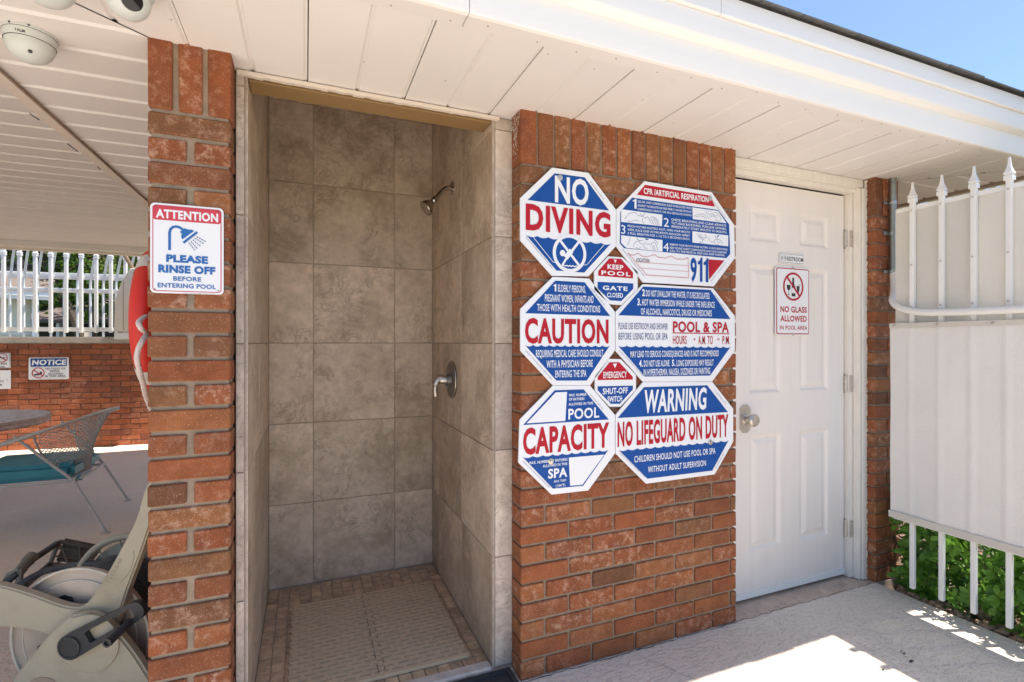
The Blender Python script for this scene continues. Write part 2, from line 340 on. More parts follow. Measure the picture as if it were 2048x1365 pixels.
# ================================================================== SETTING: ground
ZS = 2.11                      # soffit height
g = MB().add([(-300, -300, -.12), (300, -300, -.12), (300, 300, -.12), (-300, 300, -.12)], [(0, 1, 2, 3)])
struct(g.build('ground', M['ground']))
deck = MB().box(-9, 2.745, -9, -.001, -.16, 0).box(-.205, 1.70, -.001, .095, -.16, -.001)
struct(deck.build('pool_deck', M['patio']))
pf = MB().box(-9, -.205, 0, 6.2, -.16, -.0005)
struct(pf.build('pavilion_floor', M['pavfloor']))
sl = MB().box(1.70, 2.93, 0, .30, -.15, -.003)
struct(sl.build('door_sill', M['sill'], bevel=.002))
# thin ragged crack along the foot of the wall and out over the deck
ck = MB()
def crack(pts, wd, mb):
    for i in range(len(pts) - 1):
        a, b = Vector(pts[i]), Vector(pts[i + 1]); d = (b - a).normalized(); n = Vector((-d.y, d.x, 0)) * wd * random.uniform(.4, 1.2)
        mb.add([a - n, b - n, b + n, a + n], [(0, 1, 2, 3)])
def rag(p, q, n, amp):
    p, q = Vector(p), Vector(q); return [p.lerp(q, i / n) + Vector((random.uniform(-amp, amp), random.uniform(-amp, amp), 0)) for i in range(n + 1)]
crack(rag((.74, -.007, .0012), (1.79, -.007, .0012), 46, .004), .0022, ck)
crack(rag((1.80, -.002, .0012), (2.72, .002, .0012), 40, .006), .0013, ck)
crack(rag((1.22, -.01, .0012), (1.36, -.30, .0012), 14, .006), .0007, ck)
c_ = ck.build('deck_cracks', M['litter']); struct(c_)

# ================================================================== BATH HOUSE
bh = thing('bath_house', 'brick pool bath house with open tiled shower, white soffit and white door', 'building')
CP = 1.91 / 27; JT = .010
def courses(parent, x0, pattern, y=0.0, zmax=27, D=.088, m=None, jt=.010):
    JT = jt
    for c in range(zmax):
        z0 = c * CP; pat = pattern[c % 2]; x = x0
        for i, wd in enumerate(pat):
            vj = JT / 2 if JT < .011 else .0095
            put_brick(parent, x + (vj if i else 0), x + wd - (vj if i < len(pat) - 1 else 0), z0 + (JT / 2 if c else .001), z0 + CP - JT / 2, y, D, m)
            x += wd
# --- left pier
PX0, PX1 = -.413, -.207
p1 = MB().box(PX0 + .007, PX1 - .007, .008, .20, 0, ZS + .05).build('brick_pier', M['mortar_light'], bh)
courses(p1, PX0, [[.206], [.103, .103]], jt=.0115)
for i in range(3):
    x = PX0 + i * .0735; put_brick(p1, x, x + .059, 1.91 + .006, ZS + .012, 0)
for c in range(27):                                   # returned bricks on the left face
    z0 = c * CP; me = brick_mesh(.098 if c % 2 else .102, CP - JT, .05, M['brick'], 1)
    link('brick', me, p1, (PX0 + .0, .146, z0 + CP / 2), (0, 0, -R(90)))
link('brick', brick_mesh(.098, .2, .05, M['brick'], 2), p1, (PX0, .146, 2.012), (0, 0, -R(90)))
# --- sign wall
WX0, WX1 = .732, 1.783; Lb = .203
w1 = MB().box(WX0 + .008, WX1 - .012, .008, .16, 0, ZS + .05).build('brick_wall', M['mortar'], bh)
rowA = [Lb / 2] + [Lb] * 4 + [WX1 - WX0 - 4.5 * Lb]; rowB = [Lb] * 5 + [WX1 - WX0 - 5 * Lb]
courses(w1, WX0, [rowA, rowB])
for i in range(15):
    x = WX0 + i * (WX1 - WX0) / 15; put_brick(w1, x + (.004 if i else 0), x + (WX1 - WX0) / 15 - (.005 if i < 14 else 0), 1.91 + .005, ZS + .012, 0)
# peeling white paint on the shaded return of the first soldier brick
pp = MB()
for i in range(150):
    z = 2.105 - abs(random.gauss(0, .07)); yy = random.uniform(.006, .088) if z > 2.06 else random.uniform(.03, .07)
    if z < 1.93: continue
    a, b = random.uniform(.001, .0035), random.uniform(.002, .007)
    pp.add([(WX0 - .0012, yy - a, z), (WX0 - .0012, yy, z - b), (WX0 - .0012, yy + a, z), (WX0 - .0012, yy, z + b)], [(0, 1, 2, 3)])
o = pp.build('paint_flakes', M['caulk'], w1); o['kind'] = 'stuff'
# --- right pier beyond the door
QX0, QX1 = 2.740, 2.935
p2 = MB().box(QX0 + .008, QX1 - .01, .009, .20, 0, ZS + .05).build('brick_pier', M['mortar'], bh)
courses(p2, QX0, [[.195], [.0975, .0975]])
for i in range(3):
    x = QX0 + i * .0655; put_brick(p2, x, x + .0605, 1.916, ZS + .012, 0)
# ragged caulk bead between door frame and pier
cb = MB(); random.seed(3)
zz = 0.0
while zz < 2.1:
    h = random.uniform(.004, .012); wd = random.uniform(.001, .007); cb.box(2.7335, 2.7385, .045 - wd, .052, zz, zz + h); zz += h
o = cb.build('caulk_bead', M['caulk'], p2)
# --- body of the building (hidden faces, plain walls)
body = MB().box(-.405, -.20, .2, 3.0, 0, 2.3).box(-.20, 2.93, 1.16, 3.0, 0, 2.3).box(.74, 1.85, .16, 1.16, 0, 2.3).box(2.74, 2.93, .2, 1.16, 0, 2.3)
body.build('wall', M['mortar'], bh)
rb = MB()
for c in range(28):
    off = (c % 2) * .1
    for k in range(13):
        x = .2 + k * Lb + off
        rb.box(-.413, -.40, x + .004, x + Lb - .006, c * CP + .004, c * CP + CP - .006)
o = rb.build('side_brickwork', M['brick'], bh); o['kind'] = 'stuff'

# --- shower alcove
SX0, SX1, SYF, SYB = -.172, .658, .095, 1.081
zj = [.012, .430, .838, 1.246, 1.654, 2.062, 2.47, 2.66]
def tiles(parent, axis, const, us, zs, m, th=.007, gap=.0016, flip=1):
    for i in range(len(us) - 1):
        for j in range(len(zs) - 1):
            du, dz = us[i + 1] - us[i] - 2 * gap, zs[j + 1] - zs[j] - 2 * gap
            key = ('tile', round(du, 4), round(dz, 4), m.name, axis, flip)
            if key not in _bc:
                b = MB()
                if axis == 'y': b.box(-du / 2, du / 2, 0, th, -dz / 2, dz / 2)
                else: b.box(*((0, th) if flip > 0 else (-th, 0)), -du / 2, du / 2, -dz / 2, dz / 2)
                _bc[key] = b.mesh('tile', m, bevel=.0012)
            cu, cz = (us[i] + us[i + 1]) / 2, (zs[j] + zs[j + 1]) / 2
            link('tile', _bc[key], parent, (cu, const, cz) if axis == 'y' else (const, cu, cz))
sw = MB().box(SX0 - .02, SX1 + .02, SYB + .006, 1.15, 0, 2.66).build('shower_back_wall', M['grout'], bh)
tiles(sw, 'y', SYB, [SX0, .036, .448, SX1], zj, M['tile'])
sw = MB().box(SX1 + .006, .7395, SYF + .006, 1.12, 0, 2.66).build('shower_side_wall', M['grout'], bh)
tiles(sw, 'x', SX1, [SYF + .012, .516, .932, SYB], zj, M['tile'])
tiles(sw, 'y', SYF, [SX1 + .008, .7385], zj[:-2] + [2.107], M['tile_trim'])
tb = MB().box(SX1 - .001, SX1 + .0065, SYF - .001, SYF + .0105, 0, 2.10).build('corner_bead', M['tile_trim'], sw, bevel=.003, seg=2)
sw = MB().box(-.2055, SX0 - .006, SYF + .006, 1.12, 0, 2.66).build('shower_side_wall', M['grout'], bh)
tiles(sw, 'x', SX0, [SYF + .012, .516, .932, SYB], zj, M['tile'], flip=-1)
tiles(sw, 'y', SYF, [-.2055, SX0 - .008], zj[:-2] + [2.10], M['tile_trim'])
MB().box(SX0 - .0065, SX0 + .001, SYF - .001, SYF + .0105, 0, 2.10).build('corner_bead', M['tile_trim'], sw, bevel=.003, seg=2)
MB().box(-.2, .73, .2, 1.1, 2.66, 2.68).build('shower_ceiling', M['mortar'], bh)
MB().box(SX0 + .002, SX1 - .002, .108, .20, 2.088, 2.62).build('shower_header', M['ochre'], bh, bevel=.002)
# ragged trim strip over the header
ts = MB(); x = -.20
while x < .68:
    dx = random.uniform(.01, .03); ts.box(x, min(x + dx, .68), .082, .0975, 2.094 - random.uniform(0, .004), 2.1055); x += dx
ts.build('header_trim', M['trimpaint'], bh)
# shower floor mosaic
sf = MB().box(-.2055, .7385, .09, 1.09, -.1, .006).build('shower_floor', M['grout'], bh)
ms = MB().box(-.0228, .0228, -.0228, .0228, 0, .006).mesh('mosaic_tile', M['mosaic'], bevel=.0015)
ny = 19
for i in range(17):
    for j in range(ny + 1):
        x = SX0 + .0245 + i * .0488; y = .165 + j * .0492
        if -.02 < x < .56 and .22 < y < .80: continue
        if x > SX1 - .01 or y > SYB - .015: continue
        link('mosaic_tile', ms, sf, (x, y, .0055 + random.uniform(0, .0012)), (random.uniform(-.02, .02), random.uniform(-.02, .02), random.choice([0, 1, 2, 3]) * R(90) + random.uniform(-.02, .02)))
cu = MB().box(SX0 + .001, SX1 - .001, .085, .138, -.02, .022).build('shower_curb', M['tile_trim'], bh, bevel=.008, seg=3)
# --- door frame and door
fr = part('door_frame', bh)
MB().box(1.80, 2.735, .075, .125, 2.040, 2.112).box(1.80, 2.735, .055, .08, 2.062, 2.112).build('head_casing', M['doorframe'], fr, bevel=.006, seg=2)
MB().box(2.668, 2.7335, .085, .19, 0.0, 2.041).build('jamb', M['doorframe'], fr, bevel=.004, seg=2)
MB().box(2.690, 2.7335, .050, .0845, 0.0, 2.062).box(2.705, 2.7335, .042, .0505, 0, 2.062).build('side_casing', M['doorframe'], fr, bevel=.004, seg=2)
MB().box(1.79, 1.856, .085, .19, 0, 2.041).build('jamb', M['doorframe'], fr, bevel=.004)
DX0, DX1, DZ0, DZ1, DY = 1.862, 2.660, .014, 2.030, .113
dm = MB()
px_ = [DX0, 1.985, 2.195, 2.327, 2.540, DX1]
pz_ = [DZ0, .235, .80, 1.0, 1.63, 1.74, 1.905, DZ1]
for i in range(5):
    for j in range(7):
        x0, x1, z0, z1 = px_[i], px_[i + 1], pz_[j], pz_[j + 1]
        if i in (1, 3) and j in (1, 3, 5):
            rings = [(0, 0), (.006, .0025), (.014, .009), (.024, .010), (.048, .003), (.050, .0025)]
            base = len(dm.v)
            for ins, d in rings: dm.v += [(x0 + ins, DY + d, z0 + ins), (x1 - ins, DY + d, z0 + ins), (x1 - ins, DY + d, z1 - ins), (x0 + ins, DY + d, z1 - ins)]
            for k in range(len(rings) - 1):
                for q in range(4):
                    dm.f.append((base + k * 4 + q, base + k * 4 + (q + 1) % 4, base + k * 4 + 4 + (q + 1) % 4, base + k * 4 + 4 + q))
            k = len(rings) - 1; dm.f.append(tuple(base + k * 4 + q for q in range(4)))
        else: dm.add([(x0, DY, z0), (x1, DY, z0), (x1, DY, z1), (x0, DY, z1)], [(0, 1, 2, 3)])
dm.add([(DX0, DY, DZ0), (DX1, DY, DZ0), (DX1, DY, DZ1), (DX0, DY, DZ1), (DX0, DY + .04, DZ0), (DX1, DY + .04, DZ0), (DX1, DY + .04, DZ1), (DX0, DY + .04, DZ1)],
       [(0, 4, 5, 1), (1, 5, 6, 2), (2, 6, 7, 3), (3, 7, 4, 0), (4, 7, 6, 5)])
door = dm.build('door', M['door'], bh)
door['label'] = 'white six panel door'
MB().box(DX0, DX1, .106, .1128, .016, .044).build('door_sweep', M['white_metal'], door)
MB().box(1.79, 2.70, .155, .18, 0, 2.09).build('door_backing', M['seam'], bh)
Ry = Matrix.Rotation(R(90), 4, 'X')
kx, kz = ony(1489, 838, DY).x, ony(1489, 838, DY).z
kn = MB().prism([(kx - .032 + .0, kz - .05), (kx - .014, kz - .066), (kx + .014, kz - .066), (kx + .032, kz - .05), (kx + .032, kz + .05), (kx + .014, kz + .066), (kx - .014, kz + .066), (kx - .032, kz + .05)], DY - .007, DY - .0005)
kn.lathe([(.029, .006), (.027, .012), (.014, .017), (.013, .034), (.024, .042), (.030, .052), (.030, .060), (.024, .067), (.013, .069)], 24, Matrix.Translation((kx, DY, kz)) @ Ry)
kn.build('door_knob', M['nickel'], door, smooth=True)
for zc in (1.80, 1.03, .26):
    h = MB().tube([(2.664, .104, zc - .044), (2.664, .104, zc + .044)], .0075, 10)
    for k in range(-2, 3): h.tube([(2.664, .104, zc + k * .0176 - .0075), (2.664, .104, zc + k * .0176 + .0075)], .0086, 10)
    h.box(2.668, 2.688, .0825, .0847, zc - .044, zc + .044)
    h.build('hinge', M['hinge'], door, smooth=True)
    MB().box(2.6625, 2.6655, .1095, .1125, zc - .05, zc + .05).build('hinge_gap', M['seam'], door)
# --- soffit: front panels run out from the wall, side panels run along it
YE, XR, XL = -.384, 3.43, -.886
def soffit_front(x0, x1, ya, yb, first):
    # one board with a raised V groove at its middle and a lapped shadow joint at its start
    xm = (x0 + x1) / 2; z = ZS
    prof = [(x0 + .0042, z + .014), (x0 + .0042, z), (xm - .008, z), (xm - .002, z + .007), (xm + .002, z + .007), (xm + .008, z), (x1 - .010, z), (x1 - .004, z + .0035), (x1 + .001, z + .0035), (x1 + .001, z + .012)]
    return prof
k = -4
while True:
    x0 = .003 + .318 * k; x1 = x0 + .318
    if x0 > 3.4: break
    prof = soffit_front(x0, x1, 0, 0, 0)
    for xs in (PX0, 2.935):
        if x0 + .02 < xs < x1 - .02:
            j = max(q for q in range(len(prof)) if prof[q][0] < xs); prof = prof[:j + 1] + [(xs - .0006, prof[j][1]), (xs + .0006, prof[j][1])] + prof[j + 1:]
    n = len(prof)
    def yb(x):                                          # miter lines at both hip corners
        if x < PX0 + .0: return (PX0 - x) * -.77
        return .22
    def yb2(x):
        if x < PX0: return -(PX0 - x) * .77
        if x > 2.935: return -(x - 2.935) * 1.0
        return .10
    vs = []; 
    for (x, z) in prof: vs.append((x, YE, z))
    for (x, z) in prof: vs.append((x, max(YE, yb2(x)) , z))
    if x1 > -.95 and x0 < 3.38:
        MB().add(vs, [(i, i + 1, i + 1 + n, i + n) for i in range(n - 1)]).build('soffit_board', M['soffit'], bh)
    k += 1
# backing above the boards so no light leaks
MB().box(-.95, 3.44, -.425, .104, ZS + .016, ZS + .03).box(-.95, -.21, .105, 3.05, ZS + .016, ZS + .03).box(.74, 3.44, .105, 3.05, ZS + .016, ZS + .03).box(-.21, .74, 1.16, 3.05, ZS + .016, ZS + .03).build('soffit_backing', M['seam'], bh)
# left side soffit (boards run along x)
def side_board(y0, y1, xa, xb, z, m, mitre=None, parent=bh, name='soffit_board'):
    ym = y1
    prof = [(y0 + .001, z + .012), (y0 + .001, z), (y1 - .026, z), (y1 - .020, z + .008), (y1 - .004, z + .008), (y1 + .0005, z), (y1 + .0005, z + .012)]
    n = len(prof)
    A = [(xa(y) if callable(xa) else xa, y, zz) for y, zz in prof]; B = [(xb(y) if callable(xb) else xb, y, zz) for y, zz in prof]
    return MB().add(A + B, [(i, i + 1, i + 1 + n, i + n) for i in range(n - 1)]).build(name, m, parent)
y = -.4845
while y < 3.0:
    side_board(y, y + .1615, XL, (lambda q: max(XL, PX0 + q / .77) if q < -.0011 else PX0 + .003), ZS + .0004, M['soffit']); y += .1615
y = -.477
while y < 1.0:
    side_board(y, y + .159, (lambda q: 2.937 + max(0, -q)), XR, ZS + .0004, M['soffit']); y += .159
# dark mitre gaps
MB().add([(PX0, 0, ZS - .0012), (PX0 + .004, -.003, ZS - .0012), (XL + .004, YE - .005 + .02, ZS - .0012), (XL, YE + .018, ZS - .0012)], [(0, 1, 2, 3)]).build('mitre_gap', M['seam'], bh)
MB().add([(2.937, 0, ZS - .001), (2.937 + .003, 0, ZS - .001), (3.38, -.437, ZS - .001), (3.375, -.437, ZS - .001)], [(0, 1, 2, 3)]).build('mitre_gap', M['seam'], bh)
# left edge trim with brown drip edge, right edge channel
MB().box(XL - .055, XL, -.44, 3.02, ZS - .004, ZS + .03).build('edge_trim', M['trimpaint'], bh, bevel=.003)
MB().box(XL - .004, XL + .003, -.44, 3.02, ZS - .011, ZS - .0042).build('drip_edge', M['brown'], bh)
MB().box(XR, XR + .03, -.44, 3.02, ZS - .012, ZS + .03).build('edge_channel', M['brown'], bh)
# front edge channel in lengths, then fascia: lower board, upper board, drip board
JX = at(924, 53, 1.37).x
for xa, xb in ((-1.4, JX - .001), (JX + .001, 3.50)):
    MB().box(xa, xb, -.436, YE, ZS - .003, ZS + .02).build('edge_channel', M['soffit'], bh, bevel=.002)
    MB().sweep([(-.4365, ZS - .004), (-.446, ZS - .002), (-.449, ZS + .004), (-.449, ZS + .094), (-.4365, ZS + .094)], xa - .0, xb).build('fascia_board', M['fascia'], bh, smooth=True)
MB().sweep([(-.4495, ZS + .088), (-.470, ZS + .093), (-.476, ZS + .098), (-.4785, ZS + .106), (-.4785, ZS + .168), (-.4495, ZS + .168)], -1.4, 3.55).build('fascia_board', M['fascia'], bh, smooth=True)
fx = ony(1441, 40, -.487).x
for xa, xb in ((-1.4, fx - .0012), (fx + .0012, 3.56)):
    MB().sweep([(-.44, ZS + .1695), (-.487, ZS + .1695), (-.490, ZS + .173), (-.4905, ZS + .232), (-.44, ZS + .232)], xa, xb).build('drip_board', M['fascia'], bh, smooth=True)
nl = MB()
for i in range(34):
    x = -1.0 + i * .135 + random.uniform(-.03, .03); yy = random.choice([-.40, -.415, -.425]); nl.lathe([(.0022, -.0012), (.0026, 0)], 8, Matrix.Translation((x, yy, ZS - .003)))
for i in range(16):
    x = -.3 + i * .23 + random.uniform(-.05, .05); nl.lathe([(.0018, -.001), (.0022, 0)], 8, Matrix.Translation((x, random.uniform(-.37, -.05), ZS)))
o = nl.build('nail_head', M['brown'], bh); o['kind'] = 'stuff'
# roof with separate shingles along the eave
sl_ = .30
rz = lambda yy, dz=0: ZS + .236 + (yy + .505) * sl_ + dz
roof = MB().add([(-1.4, -.49, rz(-.49)), (3.56, -.49, rz(-.49)), (3.56, 2.6, rz(2.6)), (-1.4, 2.6, rz(2.6)), (-1.4, 3.2, rz(2.6)), (3.56, 3.2, rz(2.6))], [(0, 1, 2, 3), (3, 2, 5, 4)]).build('roof', M['shingle'], bh)
for row in range(3):
    x = -1.4 - random.uniform(0, .15)
    while x < 3.58:
        wd = random.choice([.14, .19, .24, .30]); yy = -.512 + row * .135 + random.uniform(-.004, .004); th = random.uniform(.004, .010)
        L_ = .15; z0 = rz(yy, .003 + row * .002)
        MB().add([(x, yy, z0), (x + wd - .003, yy, z0), (x + wd - .003, yy + L_, z0 + L_ * sl_), (x, yy + L_, z0 + L_ * sl_), (x, yy, z0 + th), (x + wd - .003, yy, z0 + th), (x + wd - .003, yy + L_, z0 + L_ * sl_ + th), (x, yy + L_, z0 + L_ * sl_ + th)],
                 [(0, 3, 2, 1), (4, 5, 6, 7), (0, 1, 5, 4), (1, 2, 6, 5), (2, 3, 7, 6), (3, 0, 4, 7)]).build('shingle', M['shingle'], roof)
        x += wd
# right side fascia
MB().box(XR + .03, XR + .06, -.45, 3.0, ZS - .01, ZS + .16).build('fascia_board', M['fascia'], bh)

# ================================================================== PAVILION (roofed terrace to the left)
pv = thing('pavilion_roof', 'low pavilion roof with cream painted board ceiling beside the bath house', 'roof')
PZ = lambda yy: ZS + .012 + .034 * max(0, yy)
y = -.45
while y < 4.9:
    z0, z1 = PZ(y), PZ(y + .165)
    prof = [(y, z0 + .012), (y, z0), (y + .139, z0 + (z1 - z0) * .84), (y + .145, z1 + .007), (y + .160, z1 + .007), (y + .1655, z1), (y + .1655, z1 + .012)]
    n = len(prof)
    o = MB().add([(-6, a, b) for a, b in prof] + [(XL - .056, a, b) for a, b in prof], [(i, i + 1, i + 1 + n, i + n) for i in range(n - 1)]).build('ceiling_board', M['soffit_wood'], pv)
    y += .165
MB().box(-6, XL + .4, 4.90, 4.99, 2.225, 2.33).build('beam', M['soffit_wood'], pv, bevel=.006)
MB().box(-6, XL + .4, 4.995, 5.03, 2.20, 2.34).build('beam', M['trimpaint'], pv, bevel=.004)
MB().add([(-6.3, -.6, 2.36), (XL + .5, -.6, 2.36), (XL + .5, 5.06, 2.38), (-6.3, 5.06, 2.38), (-6.3, 2.2, 3.1), (XL + .5, 2.2, 3.1)], [(0, 1, 5, 4), (4, 5, 2, 3), (0, 3, 4), (1, 2, 5)]).build('roof', M['shingle'], pv)
MB().box(-6.2, -6.0, -.5, 5.0, ZS + .0, 2.4).build('beam', M['trimpaint'], pv)
MB().box(XL + .0, -.2, 3.03, 5.03, PZ(4) + .02, 2.36).build('ceiling_board', M['soffit_wood'], pv)
MB().box(-5.9, -5.75, 4.85, 5.0, 0, 2.22).box(-5.9, -5.75, -.3, -.15, 0, 2.13).build('post', M['trimpaint'], pv)
# splits and peeled bits at the trim
sp = MB()
for (pxa, pya, pxb, pyb) in ((60, 228, 78, 240), (135, 288, 155, 303), (195, 334, 201, 339), (240, 371, 245, 374), (274, 398, 278, 401)):
    a, b = onz(pxa, pya, PZ(.6) - .004), onz(pxb, pyb, PZ(.6) - .004)
    sp.tube([a, b], .0022, 5)
sp.build('trim_gap', M['seam'], pv)

# ================================================================== GARDEN WALL at the back
A = at(100, 898, 5.9); A.z = 0; B = at(290, 889, 6.158); B.z = 0
gd = (B - A).normalized(); gang = math.atan2(gd.y, gd.x)
gw = thing('garden_wall', 'long low brick garden wall with concrete coping behind the patio table', 'wall', (A.x, A.y, 0), gang)
CPB = 1.235 / 19; LBk = .203
core = MB().box(-7.2, 3.0, .008, .20, 0, 1.235).build('wall_core', M['mortar_dark'], gw)
cnt = 0
for c in range(19):
    for k in range(-5, 9):
        x = k * LBk + (c % 2) * LBk / 2
        if cnt < 296: put_brick(core, x + .003, x + LBk - .004, c * CPB + .003, c * CPB + CPB - .004, 0, .05, M['brick_back'], .002); cnt += 1
st_ = MB()
for c in range(19):
    for k in range(-35, 14):
        if -5 <= k < 9 : continue
        x = k * LBk + (c % 2) * LBk / 2; st_.box(x + .003, x + LBk - .004, 0, .05, c * CPB + .003, c * CPB + CPB - .004)
o = st_.build('brickwork', M['brick_back'], core); o['kind'] = 'stuff'
MB().box(-7.25, 3.05, -.03, .24, 1.235, 1.315).build('coping', M['coping'], gw, bevel=.012, seg=2)

# fence on the wall: straight pickets with collars
bf = thing('wall_fence', 'white metal picket fence with collared tops standing on the brick garden wall', 'fence', (A.x, A.y, 1.315), gang)
def railbar(mb, z, h, y0, y1, x0=-7.2, x1=3.0): return mb.box(x0, x1, y0, y1, z, z + h)
for z, h in ((.065, .05), (.53, .035), (.69, .042)):
    railbar(MB(), z, h, .085, .115).build('rail', M['white_metal'], bf, bevel=.003)
pk = MB().box(-.0165, .0165, -.0165, .0165, .05, 1.02).mesh('picket', M['white_metal'], bevel=.003)
cl = MB().lathe([(.030, .95), (.030, .965), (.022, .968), (.030, .975), (.030, .99), (.022, .995), (.022, 1.04), (.004, 1.12)], 4, sq=.5).mesh('collar', M['white_metal'])
for k in range(-46, 20):
    x = k * .1515 - .03
    if x < -7 or x > 3: continue
    p = link('picket', pk, bf, (x, .075, 0)); link('collar', cl, p)
for x in (-2.8, -1.0, .3, 2.0): MB().box(x, x + .05, .08, .12, 0, .06).build('foot', M['white_metal'], bf)
# second fence with outward arched pickets
af = thing('arched_fence', 'white metal fence of curved pickets just behind the straight picket fence', 'fence', (A.x, A.y + 1.2, 1.3), gang)
for z, h in ((.10, .05), (.66, .035), (.86, .045)): railbar(MB(), z, h, -.015, .015, -4.5, 3.4).build('rail', M['white_metal'], af, bevel=.003)
arc = bez([(0, 0, 0), (0, 0, .72), (.022, -.02, .88), (.07, -.08, 1.03), (.14, -.17, 1.18), (.24, -.3, 1.34)], 5)
pk2 = MB().tube(arc, .017, 6, sq=.5).mesh('curved_picket', M['white_metal'], smooth=True)
for k in range(-30, 25):
    x = k * .152
    if -4.4 < x < 3.3: link('curved_picket', pk2, af, (x, 0, 0))
for x in (-3.9, -1.9, 3.1): MB().box(x, x + .06, -.03, .03, -1.4, 1.0).build('post', M['white_metal'], af)

# white sloped box and pole at the end of the fence
bx = [at(*p, 6.0) for p in ((227, 664), (229, 600), (243, 562), (258, 538), (300, 532), (300, 664))]
c0 = bx[0].copy()
t_ = thing('sloped_metal_box', 'cream sheet metal box with sloped top behind the fence end and life ring', 'box', c0, -TH)
Mi = (Matrix.Translation(c0) @ Matrix.Rotation(-TH, 4, 'Z')).inverted()
lp = [Mi @ p for p in bx]
MB().prism([(p.x, p.z) for p in lp], 0, .3).build('housing', M['trimpaint'], t_, bevel=.008)
MB().box(lp[0].x + .115, lp[0].x + .121, -.002, .001, .02, .62).build('seam', M['brown'], t_)
MB().box(lp[0].x, lp[5].x, .01, .2, -.09, -.01).build('bracket', M['white_metal'], t_)
wp = MB().tube([at(248, 508, 6.1), at(268, 542, 6.1), at(278, 600, 6.12)], .022, 8)
o = wp.build('wooden_pole', M['wood_pole'], smooth=True); o['label'] = 'brown wooden pole leaning over the sloped cream box'; o['category'] = 'pole'

# ================================================================== SIGNS
_tm = {}
def text2d(s, bold=.02, sp=1.0):
    k = (s, bold, sp)
    if k in _tm: return _tm[k]
    cu_ = bpy.data.curves.new('t', 'FONT'); cu_.body = s; cu_.size = 1; cu_.offset = bold; cu_.resolution_u = 3; cu_.space_character = sp; cu_.fill_mode = 'BOTH'
    ob = bpy.data.objects.new('t', cu_); COL.objects.link(ob)
    bpy.context.view_layer.update()
    me = bpy.data.meshes.new_from_object(ob.evaluated_get(bpy.context.evaluated_depsgraph_get()))
    vs = [(v.co.x, v.co.y) for v in me.vertices]; fs = [tuple(p.vertices) for p in me.polygons]
    bpy.data.objects.remove(ob); bpy.data.meshes.remove(me); bpy.data.curves.remove(cu_)
    _tm[k] = (vs, fs); return _tm[k]
FR = {'A': (1020, 320, 3.7915), 'B': (1020, 540, 2.968), 'C': (1220, 350, 5.933), 'D': (1030, 350, 6.5), 'E': (290, 400, 6.826), 'F': (1460, 340, 3.793), 'G': (0, 660, 5.25), 'H': (1030, 760, 5.687), 'K': (1030, 330, 5.933), 'P': (0, 0, 1)}
def FX(fr, x, y): o = FR[fr]; return o[0] + x / o[2], o[1] + y / o[2]
